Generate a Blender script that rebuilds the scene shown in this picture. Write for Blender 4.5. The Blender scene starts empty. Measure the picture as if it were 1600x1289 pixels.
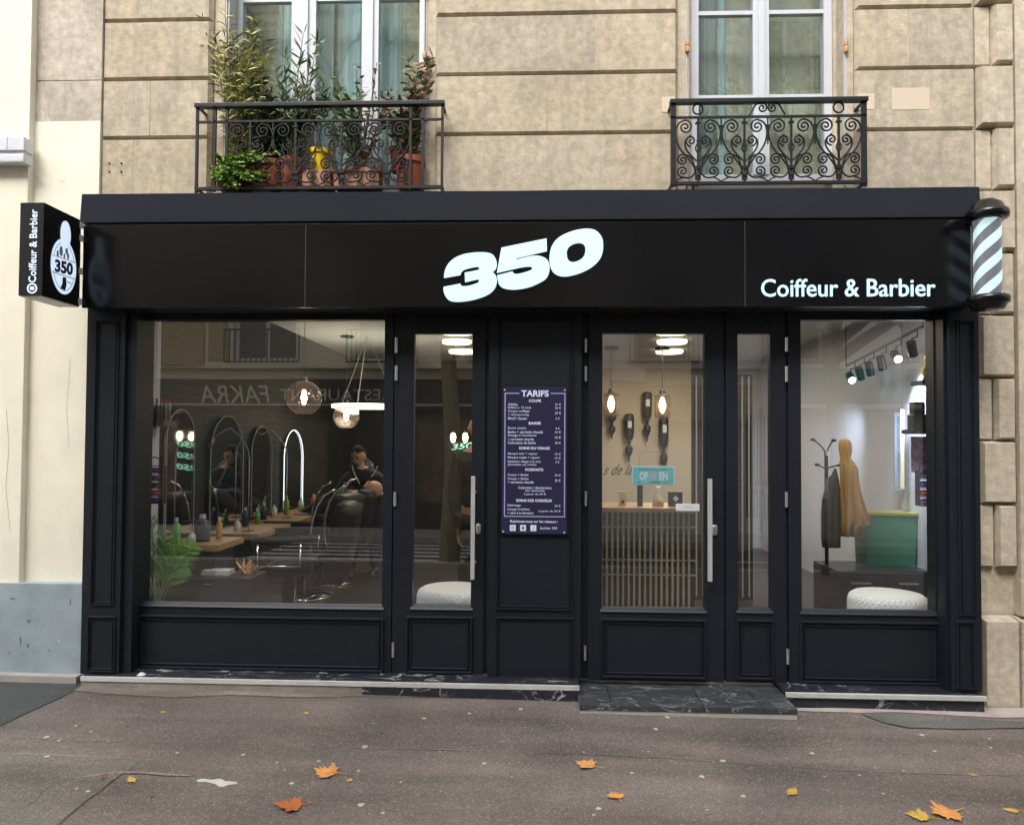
import bpy, bmesh, math, random
from mathutils import Vector, Matrix, noise
random.seed(7)
C = bpy.context.scene
COL = C.collection
# ------------------------------------------------------------------ camera
F = 1156.0; SH = 0.0104
yaw, pitch, roll = math.radians(2.33), math.radians(1.5), math.radians(0.33)
CP = Vector((0, -4.55, 1.6))
fw = Vector((-math.sin(yaw)*math.cos(pitch), math.cos(yaw)*math.cos(pitch), math.sin(pitch)))
rt = fw.cross(Vector((0, 0, 1))).normalized(); up = rt.cross(fw)
rt, up = rt*math.cos(roll)+up*math.sin(roll), up*math.cos(roll)-rt*math.sin(roll)
cam = bpy.data.objects.new('camera', bpy.data.cameras.new('camera')); COL.objects.link(cam)
cam.matrix_world = Matrix(((rt.x, up.x, -fw.x, CP.x), (rt.y, up.y, -fw.y, CP.y), (rt.z, up.z, -fw.z, CP.z), (0, 0, 0, 1)))
cam.data.sensor_width = 36; cam.data.lens = F/1600*36; cam.data.shift_y = SH
cam.data.clip_end = 3000; cam.data.clip_start = 0.05
C.camera = cam
# ------------------------------------------------------------------ sky, sun, exposure
W = bpy.data.worlds.new('World'); C.world = W; W.use_nodes = True
nt = W.node_tree; bgn = nt.nodes['Background']
sky = nt.nodes.new('ShaderNodeTexSky'); sky.sky_type = 'NISHITA'; sky.sun_disc = False
SE, SR = math.radians(48), math.radians(200)
sky.sun_elevation = SE; sky.sun_rotation = SR; sky.dust_density = 5; sky.air_density = 1.0; sky.altitude = 50
hs = nt.nodes.new('ShaderNodeHueSaturation'); hs.inputs['Saturation'].default_value = 0.3
nt.links.new(sky.outputs[0], hs.inputs['Color']); nt.links.new(hs.outputs[0], bgn.inputs['Color'])
bgn.inputs['Strength'].default_value = 0.15
sun = bpy.data.objects.new('sun', bpy.data.lights.new('sun', 'SUN')); COL.objects.link(sun)
sun.data.energy = .8; sun.data.angle = math.radians(30); sun.data.color = (1, .96, .9)
sd = Vector((math.sin(SR)*math.cos(SE), math.cos(SR)*math.cos(SE), math.sin(SE)))
sun.rotation_euler = sd.to_track_quat('Z', 'Y').to_euler()
C.view_settings.view_transform = 'Standard'; C.view_settings.look = 'None'
C.view_settings.exposure = 1.3; C.view_settings.gamma = 1
C.render.engine = 'CYCLES'
C.cycles.max_bounces = 8; C.cycles.transparent_max_bounces = 16; C.cycles.glossy_bounces = 4
C.cycles.transmission_bounces = 6; C.cycles.caustics_reflective = False; C.cycles.caustics_refractive = False
C.cycles.sample_clamp_indirect = 4; C.cycles.use_denoising = True

# ------------------------------------------------------------------ helpers
def ray(px, py):
    return (fw + rt*((px-800)/F) + up*((644.5-py)/F + SH*1600/F)).normalized()
def P(px, py, Y):
    d = ray(px, py); return CP + d*((Y-CP.y)/d.y)
def Pz(px, py, z):
    d = ray(px, py); return CP + d*((z-CP.z)/d.z)
def PX(px, py, x):
    d = ray(px, py); return CP + d*((x-CP.x)/d.x)
def R(x0, y0, x1, y1, Y):
    a, b, c, d = P(x0, y0, Y), P(x1, y0, Y), P(x0, y1, Y), P(x1, y1, Y)
    return ((a.x+c.x)/2, (b.x+d.x)/2, (c.z+d.z)/2, (a.z+b.z)/2)   # x0,x1,z0,z1

class MB:
    def __init__(s): s.bm = bmesh.new()
    def quad(s, pts):
        return s.bm.faces.new([s.bm.verts.new(p) for p in pts])
    def box(s, x0, x1, y0, y1, z0, z1, bev=0, M=None):
        if x1 < x0: x0, x1 = x1, x0
        if y1 < y0: y0, y1 = y1, y0
        if z1 < z0: z0, z1 = z1, z0
        v = [s.bm.verts.new(p) for p in ((x0,y0,z0),(x1,y0,z0),(x1,y1,z0),(x0,y1,z0),(x0,y0,z1),(x1,y0,z1),(x1,y1,z1),(x0,y1,z1))]
        fs = [s.bm.faces.new([v[i] for i in q]) for q in ((0,3,2,1),(4,5,6,7),(0,1,5,4),(1,2,6,5),(2,3,7,6),(3,0,4,7))]
        if bev:
            es = list({e for f in fs for e in f.edges})
            r = bmesh.ops.bevel(s.bm, geom=es, offset=min(bev, .45*min(x1-x0, y1-y0, z1-z0)), segments=2, affect='EDGES', profile=.7)
            v = list({q for f in r['faces'] for q in f.verts} | {q for q in v if q.is_valid})
        if M is not None: bmesh.ops.transform(s.bm, matrix=M, verts=[q for q in v if q.is_valid])
        return s
    def frust(s, x0, x1, z0, z1, yb, yf, l, r, b, t, mi=0):
        B = [(x0,yb,z0),(x1,yb,z0),(x1,yb,z1),(x0,yb,z1)]; Fp = [(x0+l,yf,z0+b),(x1-r,yf,z0+b),(x1-r,yf,z1-t),(x0+l,yf,z1-t)]
        vb = [s.bm.verts.new(p) for p in B]; vf = [s.bm.verts.new(p) for p in Fp]
        s.bm.faces.new(vf).material_index = mi
        for i in range(4): s.bm.faces.new((vb[i], vb[(i+1)%4], vf[(i+1)%4], vf[i])).material_index = mi
    def tube(s, pts, r, n=6, cap=True, flat=None):
        pts = [Vector(p) for p in pts]; rings = []; prev = None
        m = len(pts)
        for i, p in enumerate(pts):
            t = (pts[min(i+1, m-1)]-pts[max(i-1, 0)])
            if t.length < 1e-9: t = Vector((0, 0, 1))
            t.normalize()
            if prev is None:
                a = Vector((0, 1, 0)) if abs(t.y) < .9 else Vector((1, 0, 0))
                u = (a - t*a.dot(t)).normalized()
            else:
                u = (prev - t*prev.dot(t))
                u = u.normalized() if u.length > 1e-6 else prev
            prev = u; w = t.cross(u)
            rr = r[i] if isinstance(r, (list, tuple)) else r
            ra, rb = (rr, rr) if flat is None else (rr*flat, rr)
            rings.append([s.bm.verts.new(p+u*(ra*math.cos(2*math.pi*k/n+math.pi/n))+w*(rb*math.sin(2*math.pi*k/n+math.pi/n))) for k in range(n)])
        for a, b in zip(rings, rings[1:]):
            for k in range(n): s.bm.faces.new((a[k], a[(k+1)%n], b[(k+1)%n], b[k]))
        if cap:
            s.bm.faces.new(rings[0][::-1]); s.bm.faces.new(rings[-1])
        return s
    def lathe(s, prof, c, n=24, sx=1, sy=1, close=False):
        c = Vector(c); rings = []
        for r, z in prof:
            if r < 1e-5: rings.append([s.bm.verts.new(c+Vector((0, 0, z)))]*n)
            else: rings.append([s.bm.verts.new(c+Vector((r*sx*math.cos(2*math.pi*k/n), r*sy*math.sin(2*math.pi*k/n), z))) for k in range(n)])
        for a, b in zip(rings, rings[1:]):
            for k in range(n):
                q = []
                for v in (a[k], a[(k+1)%n], b[(k+1)%n], b[k]):
                    if v not in q: q.append(v)
                if len(q) > 2:
                    try: s.bm.faces.new(q)
                    except ValueError: pass
        return s
    def prism(s, pts, f, d):           # closed outline pts (u,v); f(u,v,w)->point ; thickness d
        a = [s.bm.verts.new(f(u, v, 0)) for u, v in pts]; b = [s.bm.verts.new(f(u, v, d)) for u, v in pts]
        n = len(pts)
        s.bm.faces.new(a); s.bm.faces.new(b[::-1])
        for i in range(n): s.bm.faces.new((a[i], b[i], b[(i+1)%n], a[(i+1)%n]))
    def ball(s, c, r, n=16, sc=(1, 1, 1)):
        m = Matrix.Translation(c) @ Matrix.Diagonal((r*sc[0], r*sc[1], r*sc[2], 1))
        bmesh.ops.create_uvsphere(s.bm, u_segments=n, v_segments=max(6, n//2), radius=1, matrix=m); return s
    def loft(s, secs, n=16):            # secs: (center Vector, half width, half depth)
        rings = [[s.bm.verts.new(c+Vector((a*math.cos(2*math.pi*k/n), b*math.sin(2*math.pi*k/n), 0))) for k in range(n)] for c, a, b in secs]
        for a, b in zip(rings, rings[1:]):
            for k in range(n): s.bm.faces.new((a[k], a[(k+1)%n], b[(k+1)%n], b[k]))
        s.bm.faces.new(rings[0][::-1]); s.bm.faces.new(rings[-1]); return s
    def text(s, body, f, x0, x1, z0, z1, d=.002, off=0, shear=0, keep=False, align='C'):
        # f(u, v, w) maps sign coordinates to the scene; text is fitted into x0..x1 / z0..z1
        cu = bpy.data.curves.new('t', 'FONT'); cu.body = body; cu.offset = off; cu.shear = shear; cu.resolution_u = 3
        o = bpy.data.objects.new('t', cu); COL.objects.link(o)
        me = o.to_mesh(depsgraph=bpy.context.evaluated_depsgraph_get())
        V = [v.co.copy() for v in me.vertices]; FC = [tuple(p.vertices) for p in me.polygons]
        o.to_mesh_clear(); bpy.data.objects.remove(o); bpy.data.curves.remove(cu)
        a0 = min(v.x for v in V); a1 = max(v.x for v in V); b0 = min(v.y for v in V); b1 = max(v.y for v in V)
        su = (x1-x0)/(a1-a0); sv = (z1-z0)/(b1-b0); uo = x0
        if keep: 
            sv2 = min(su, sv); w = (a1-a0)*sv2
            uo = x0 if align == 'L' else (x1-w if align == 'R' else (x0+x1)/2-w/2); su = sv2
        va = [s.bm.verts.new(f(uo+(v.x-a0)*su, z0+(v.y-b0)*sv, d)) for v in V]
        cnt = {}
        for t in FC:
            try: s.bm.faces.new([va[i] for i in t])
            except ValueError: continue
            for i in range(len(t)):
                e = (t[i], t[(i+1)%len(t)]); cnt[e] = cnt.get(e, 0)+1
        vb = [s.bm.verts.new(f(uo+(v.x-a0)*su, z0+(v.y-b0)*sv, 0)) for v in V]
        for (a, b) in cnt:
            if (b, a) not in cnt:
                try: s.bm.faces.new((va[b], va[a], vb[a], vb[b]))
                except ValueError: pass
    def build(s, name, m, parent=None, smooth=False):
        bmesh.ops.recalc_face_normals(s.bm, faces=s.bm.faces)
        me = bpy.data.meshes.new(name); s.bm.to_mesh(me); s.bm.free()
        for q_ in (m if isinstance(m, list) else [m]): me.materials.append(q_)
        if smooth:
            for p in me.polygons: p.use_smooth = True
            if smooth != True:
                for e in []: pass
        o = bpy.data.objects.new(name, me); COL.objects.link(o)
        if parent is not None:
            o.parent = parent
            w = Vector((0, 0, 0)); q = parent
            while q is not None: w += q.location; q = q.parent
            o.location = -w
        if smooth == 'auto':
            md = o.modifiers.new('es', 'EDGE_SPLIT'); md.split_angle = math.radians(40)
        return o

def tag(o, label=None, cat=None, group=None, kind=None):
    if label: o['label'] = label
    if cat: o['category'] = cat
    if group: o['group'] = group
    if kind: o['kind'] = kind
    return o
def thing(name, label, cat, loc=(0, 0, 0), group=None):
    o = bpy.data.objects.new(name, None); COL.objects.link(o); o.location = loc; o.empty_display_size = .1
    return tag(o, label, cat, group)
def copy_tree(o, parent=None):
    c = o.copy(); COL.objects.link(c)
    if parent is not None: c.parent = parent
    for ch in list(o.children): copy_tree(ch, c)
    return c

# ------------------------------------------------------------------ materials
def mat(name, col, rough=.6, metal=0, var=None, scale=4, amt=.25, bump=0, bscale=60, spec=.5, coat=0, stretch=(1, 1, 1), fine=None):
    m = bpy.data.materials.new(name); m.use_nodes = True; t = m.node_tree; b = t.nodes['Principled BSDF']
    b.inputs['Base Color'].default_value = (*col, 1); b.inputs['Roughness'].default_value = rough
    b.inputs['Metallic'].default_value = metal; b.inputs['Specular IOR Level'].default_value = spec
    b.inputs['Coat Weight'].default_value = coat
    if var or bump:
        tc = t.nodes.new('ShaderNodeNewGeometry'); mp = t.nodes.new('ShaderNodeMapping'); mp.inputs['Scale'].default_value = stretch
        t.links.new(tc.outputs['Position'], mp.inputs['Vector'])
    if var:
        n1 = t.nodes.new('ShaderNodeTexNoise'); n1.inputs['Scale'].default_value = scale; n1.inputs['Detail'].default_value = 8; n1.inputs['Roughness'].default_value = .65
        t.links.new(mp.outputs[0], n1.inputs['Vector'])
        rp = t.nodes.new('ShaderNodeMapRange'); rp.inputs[1].default_value = .5-amt; rp.inputs[2].default_value = .5+amt
        t.links.new(n1.outputs[0], rp.inputs[0])
        mx = t.nodes.new('ShaderNodeMix'); mx.data_type = 'RGBA'
        mx.inputs[6].default_value = (*col, 1); mx.inputs[7].default_value = (*var, 1)
        t.links.new(rp.outputs[0], mx.inputs[0]); last = mx.outputs[2]
        if fine:
            n3 = t.nodes.new('ShaderNodeTexNoise'); n3.inputs['Scale'].default_value = fine[0]; n3.inputs['Detail'].default_value = 3
            t.links.new(mp.outputs[0], n3.inputs['Vector'])
            mr = t.nodes.new('ShaderNodeMapRange'); mr.inputs[1].default_value = .3; mr.inputs[2].default_value = .7; mr.inputs[3].default_value = 1-fine[1]; mr.inputs[4].default_value = 1+fine[1]
            t.links.new(n3.outputs[0], mr.inputs[0])
            ml = t.nodes.new('ShaderNodeMix'); ml.data_type = 'RGBA'; ml.blend_type = 'MULTIPLY'; ml.inputs[0].default_value = 1
            t.links.new(last, ml.inputs[6]); t.links.new(mr.outputs[0], ml.inputs[7]); last = ml.outputs[2]
        t.links.new(last, b.inputs['Base Color'])
    if bump:
        n2 = t.nodes.new('ShaderNodeTexNoise'); n2.inputs['Scale'].default_value = bscale; n2.inputs['Detail'].default_value = 4
        t.links.new(mp.outputs[0], n2.inputs['Vector'])
        bp = t.nodes.new('ShaderNodeBump'); bp.inputs['Strength'].default_value = bump; bp.inputs['Distance'].default_value = .01
        t.links.new(n2.outputs[0], bp.inputs['Height']); t.links.new(bp.outputs[0], b.inputs['Normal'])
    return m
def emis(name, col, st):
    m = bpy.data.materials.new(name); m.use_nodes = True; b = m.node_tree.nodes['Principled BSDF']
    b.inputs['Base Color'].default_value = (*col, 1)
    b.inputs['Emission Color'].default_value = (*col, 1); b.inputs['Emission Strength'].default_value = st
    return m
def glass(name, tint=(.93, .96, .95), r0=.08, rough=0, wavy=0):
    m = bpy.data.materials.new(name); m.use_nodes = True; t = m.node_tree; t.nodes.clear()
    o = t.nodes.new('ShaderNodeOutputMaterial'); mx = t.nodes.new('ShaderNodeMixShader')
    lw = t.nodes.new('ShaderNodeLayerWeight'); lw.inputs[0].default_value = .5
    pw = t.nodes.new('ShaderNodeMath'); pw.operation = 'POWER'; pw.inputs[1].default_value = 5; t.links.new(lw.outputs['Facing'], pw.inputs[0])
    fr = t.nodes.new('ShaderNodeMath'); fr.operation = 'MULTIPLY_ADD'; fr.inputs[1].default_value = 1-r0; fr.inputs[2].default_value = r0; t.links.new(pw.outputs[0], fr.inputs[0])
    tr = t.nodes.new('ShaderNodeBsdfTransparent'); tr.inputs[0].default_value = (*tint, 1)
    g = t.nodes.new('ShaderNodeBsdfGlossy'); g.inputs['Roughness'].default_value = rough; g.inputs[0].default_value = (1, 1, 1, 1)
    t.links.new(fr.outputs[0], mx.inputs[0]); t.links.new(tr.outputs[0], mx.inputs[1]); t.links.new(g.outputs[0], mx.inputs[2]); t.links.new(mx.outputs[0], o.inputs[0])
    if wavy:
        ge = t.nodes.new('ShaderNodeNewGeometry'); n = t.nodes.new('ShaderNodeTexNoise'); n.inputs['Scale'].default_value = .9; n.inputs['Detail'].default_value = 1
        bp = t.nodes.new('ShaderNodeBump'); bp.inputs['Strength'].default_value = 1; bp.inputs['Distance'].default_value = wavy
        t.links.new(ge.outputs['Position'], n.inputs['Vector']); t.links.new(n.outputs[0], bp.inputs['Height']); t.links.new(bp.outputs[0], g.inputs['Normal'])
    return m

M = {}
def specks(m, scale, thr, rad, col, zmax=None):
    t = m.node_tree; bs = t.nodes['Principled BSDF']; src = bs.inputs['Base Color'].links[0].from_socket
    ge = t.nodes.new('ShaderNodeNewGeometry'); g = t.nodes.new('ShaderNodeTexVoronoi'); g.inputs['Scale'].default_value = scale; t.links.new(ge.outputs['Position'], g.inputs['Vector'])
    sg = t.nodes.new('ShaderNodeSeparateColor'); t.links.new(g.outputs['Color'], sg.inputs[0])
    a1 = t.nodes.new('ShaderNodeMath'); a1.operation = 'GREATER_THAN'; a1.inputs[1].default_value = thr; t.links.new(sg.outputs[1], a1.inputs[0])
    a2 = t.nodes.new('ShaderNodeMath'); a2.operation = 'LESS_THAN'; a2.inputs[1].default_value = rad; t.links.new(g.outputs['Distance'], a2.inputs[0])
    a3 = t.nodes.new('ShaderNodeMath'); a3.operation = 'MULTIPLY'; t.links.new(a1.outputs[0], a3.inputs[0]); t.links.new(a2.outputs[0], a3.inputs[1]); last = a3.outputs[0]
    if zmax is not None:
        sp = t.nodes.new('ShaderNodeSeparateXYZ'); t.links.new(ge.outputs['Position'], sp.inputs[0]); lt = t.nodes.new('ShaderNodeMath'); lt.operation = 'LESS_THAN'; lt.inputs[1].default_value = zmax
        t.links.new(sp.outputs[2], lt.inputs[0]); a4 = t.nodes.new('ShaderNodeMath'); a4.operation = 'MULTIPLY'; t.links.new(last, a4.inputs[0]); t.links.new(lt.outputs[0], a4.inputs[1]); last = a4.outputs[0]
    mx = t.nodes.new('ShaderNodeMix'); mx.data_type = 'RGBA'; mx.inputs[7].default_value = (*col, 1); t.links.new(last, mx.inputs[0]); t.links.new(src, mx.inputs[6]); t.links.new(mx.outputs[2], bs.inputs['Base Color'])
def stone_mat(name, a, b, c):
    m = mat(name, a, .85, var=b, scale=2.2, amt=.16, bump=.35, bscale=45, spec=.2, fine=(22, .17))
    t = m.node_tree; bs = t.nodes['Principled BSDF']; src = bs.inputs['Base Color'].links[0].from_socket
    ge = t.nodes.new('ShaderNodeNewGeometry'); mp = t.nodes.new('ShaderNodeMapping'); mp.inputs['Scale'].default_value = (6, 6, 1.1)
    n = t.nodes.new('ShaderNodeTexNoise'); n.inputs['Scale'].default_value = 1.3; n.inputs['Detail'].default_value = 9; n.inputs['Roughness'].default_value = .7
    t.links.new(ge.outputs['Position'], mp.inputs[0]); t.links.new(mp.outputs[0], n.inputs['Vector'])
    r = t.nodes.new('ShaderNodeMapRange'); r.inputs[1].default_value = .48; r.inputs[2].default_value = .72; r.inputs[4].default_value = .8
    mx = t.nodes.new('ShaderNodeMix'); mx.data_type = 'RGBA'; mx.inputs[7].default_value = (*c, 1)
    t.links.new(n.outputs[0], r.inputs[0]); t.links.new(r.outputs[0], mx.inputs[0]); t.links.new(src, mx.inputs[6]); t.links.new(mx.outputs[2], bs.inputs['Base Color'])
    return m
M['stone'] = stone_mat('limestone', (.53, .455, .34), (.44, .375, .28), (.33, .285, .22))
M['stone2'] = stone_mat('limestone_warm', (.53, .46, .35), (.44, .38, .29), (.33, .29, .23))
M['stone3'] = stone_mat('limestone_grey', (.48, .42, .325), (.39, .34, .265), (.29, .255, .205))
M['stone_dirty'] = stone_mat('limestone_dirty', (.56, .50, .42), (.42, .375, .31), (.30, .27, .23))
M['stone_clean'] = stone_mat('limestone_clean', (.58, .51, .40), (.50, .43, .33), (.40, .345, .265))
M['mortar'] = mat('mortar', (.55, .46, .36), .9, var=(.42, .36, .28), scale=5, amt=.2)
M['cream'] = mat('cream_render', (.87, .83, .69), .85, var=(.81, .77, .63), scale=1.2, amt=.2, bump=.12, bscale=25, spec=.2, fine=(5, .04))
M['greybase'] = mat('grey_blue_paint', (.25, .32, .37), .7, var=(.33, .385, .42), scale=2.5, amt=.2, bump=.35, bscale=9, fine=(6, .12))
M['navy'] = mat('navy_paint', (.0105, .0135, .0195), .38, var=(.015, .0185, .025), scale=7, amt=.3, bump=.03, bscale=200, spec=.3, fine=(70, .1))
specks(M['navy'], 9, .72, .035, (.22, .21, .20), .62); specks(M['navy'], 4, .6, .05, (.03, .034, .04), .7)
M['navyb'] = mat('navy_cornice', (.016, .0185, .0265), .85, var=(.021, .024, .032), scale=2, amt=.3, bump=.08, bscale=6, spec=.12)
M['black'] = mat('black_gloss_panel', (.004, .004, .005), .2, spec=.42, bump=.012, bscale=2)
M['blackm'] = mat('black_matt', (.010, .010, .012), .5)
M['iron'] = mat('wrought_iron', (.011, .012, .015), .45, metal=0, spec=.35, var=(.018, .018, .02), scale=30)
M['white'] = mat('white_paint', (.60, .63, .68), .45, var=(.54, .57, .61), scale=6)
M['steel'] = mat('brushed_steel', (.62, .62, .63), .35, metal=1)
M['chrome'] = mat('chrome', (.8, .8, .82), .12, metal=1)
M['alu'] = mat('aluminium', (.62, .62, .6), .5)
M['glassw'] = glass('shop_glass', (.96, .97, .965), .115, 0, .0006)
M['glassu'] = glass('window_glass', (.88, .94, .94), .075, 0, .0012)
M['glassc'] = glass('clear_glass', (.97, .98, .97), .03)
M['smoke'] = glass('smoked_glass', (.70, .60, .56), .16)
t = M['smoke'].node_tree; tl_ = t.nodes.new('ShaderNodeBsdfTranslucent'); tl_.inputs[0].default_value = (.55, .45, .42, 1); m2_ = t.nodes.new('ShaderNodeMixShader'); m2_.inputs[0].default_value = .06
o_ = [n for n in t.nodes if n.type == 'OUTPUT_MATERIAL'][0]; t.links.new(o_.inputs[0].links[0].from_socket, m2_.inputs[1]); t.links.new(tl_.outputs[0], m2_.inputs[2]); t.links.new(m2_.outputs[0], o_.inputs[0])
M['led'] = emis('sign_led', (.27, .385, .44), .85)
M['ledw'] = emis('sign_white', (.31, .37, .44), .8)
M['warm'] = emis('warm_disc', (1, .82, .55), 1.2)
M['warmbulb'] = emis('warm_bulb', (1, .74, .42), 5)
M['ringl'] = emis('ring_led', (1, .93, .66), 1.5)
M['cool'] = emis('cool_spot', (.85, .93, 1), 14)
M['mirl'] = emis('mirror_led', (.85, .93, 1), .8); M['mirs'] = mat('mirror_rim', (.50, .50, .50), .3)
M['wood'] = mat('oak_top', (.46, .29, .15), .45, var=(.32, .19, .09), scale=3, stretch=(2, 12, 12))
M['terra'] = mat('terracotta', (.36, .10, .045), .8, var=(.27, .08, .04), scale=9)
M['terrap'] = mat('pale_terracotta', (.50, .27, .18), .85, var=(.42, .22, .15), scale=9)
M['yellow'] = mat('yellow_glaze', (.75, .52, .02), .3)
M['tile'] = mat('interior_floor', (.035, .033, .032), .3, var=(.05, .045, .042), scale=3)
M['wallw'] = mat('interior_white', (.50, .52, .60), .7)
M['walld'] = mat('interior_dark', (.018, .018, .019), .6)
M['wallc'] = mat('interior_cream', (.56, .47, .35), .7)
M['ceil'] = mat('interior_ceiling', (.58, .57, .54), .8)
M['lilac'] = mat('cabinet_dark', (.03, .032, .038), .35)
M['skin'] = mat('skin', (.50, .29, .195), .5, var=(.36, .19, .12), scale=30)
M['hair'] = mat('dark_hair', (.008, .006, .005), .9, spec=.1)
M['cloth'] = mat('dark_cloth', (.012, .013, .018), .85, bump=.1, bscale=50)
M['clothg'] = mat('white_trim', (.5, .5, .52), .7)
STEM_ = mat('twig_brown', (.20, .10, .05), .8)
def marble(name, base, vein):
    m = mat(name, base, .3, spec=.5); t = m.node_tree; b = t.nodes['Principled BSDF']
    ge = t.nodes.new('ShaderNodeNewGeometry'); n = t.nodes.new('ShaderNodeTexNoise'); n.inputs['Scale'].default_value = 3.4; n.inputs['Detail'].default_value = 8; n.inputs['Distortion'].default_value = 1.4
    mp = t.nodes.new('ShaderNodeMapping'); mp.inputs['Rotation'].default_value = (0, .5, .6); mp.inputs['Scale'].default_value = (1, 2.2, 1.6)
    t.links.new(ge.outputs['Position'], mp.inputs[0]); t.links.new(mp.outputs[0], n.inputs['Vector'])
    r = t.nodes.new('ShaderNodeValToRGB'); e = r.color_ramp.elements
    e[0].position = .485; e[0].color = (0, 0, 0, 1); e[1].position = .5; e[1].color = (1, 1, 1, 1)
    x = r.color_ramp.elements.new(.515); x.color = (0, 0, 0, 1)
    n2 = t.nodes.new('ShaderNodeTexNoise'); n2.inputs['Scale'].default_value = 3; t.links.new(ge.outputs['Position'], n2.inputs['Vector'])
    mu = t.nodes.new('ShaderNodeMath'); mu.operation = 'MULTIPLY'; t.links.new(n.outputs[0], r.inputs[0]); t.links.new(r.outputs[0], mu.inputs[0])
    r2 = t.nodes.new('ShaderNodeMapRange'); r2.inputs[1].default_value = .38; r2.inputs[2].default_value = .55; t.links.new(n2.outputs[0], r2.inputs[0]); t.links.new(r2.outputs[0], mu.inputs[1])
    mx = t.nodes.new('ShaderNodeMix'); mx.data_type = 'RGBA'; mx.inputs[6].default_value = (*base, 1); mx.inputs[7].default_value = (*vein, 1)
    t.links.new(mu.outputs[0], mx.inputs[0]); t.links.new(mx.outputs[2], b.inputs['Base Color']); return m
M['marble'] = marble('black_marble', (.022, .024, .032), (.6, .6, .62))
M['slab'] = marble('slate_slab', (.048, .053, .060), (.30, .31, .33))
M['kerbw'] = mat('white_edging', (.62, .62, .60), .6, var=(.45, .44, .42), scale=8)
M['concrete'] = mat('pale_concrete', (.42, .39, .35), .85, var=(.30, .28, .26), scale=6, bump=.3, bscale=40)

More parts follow.
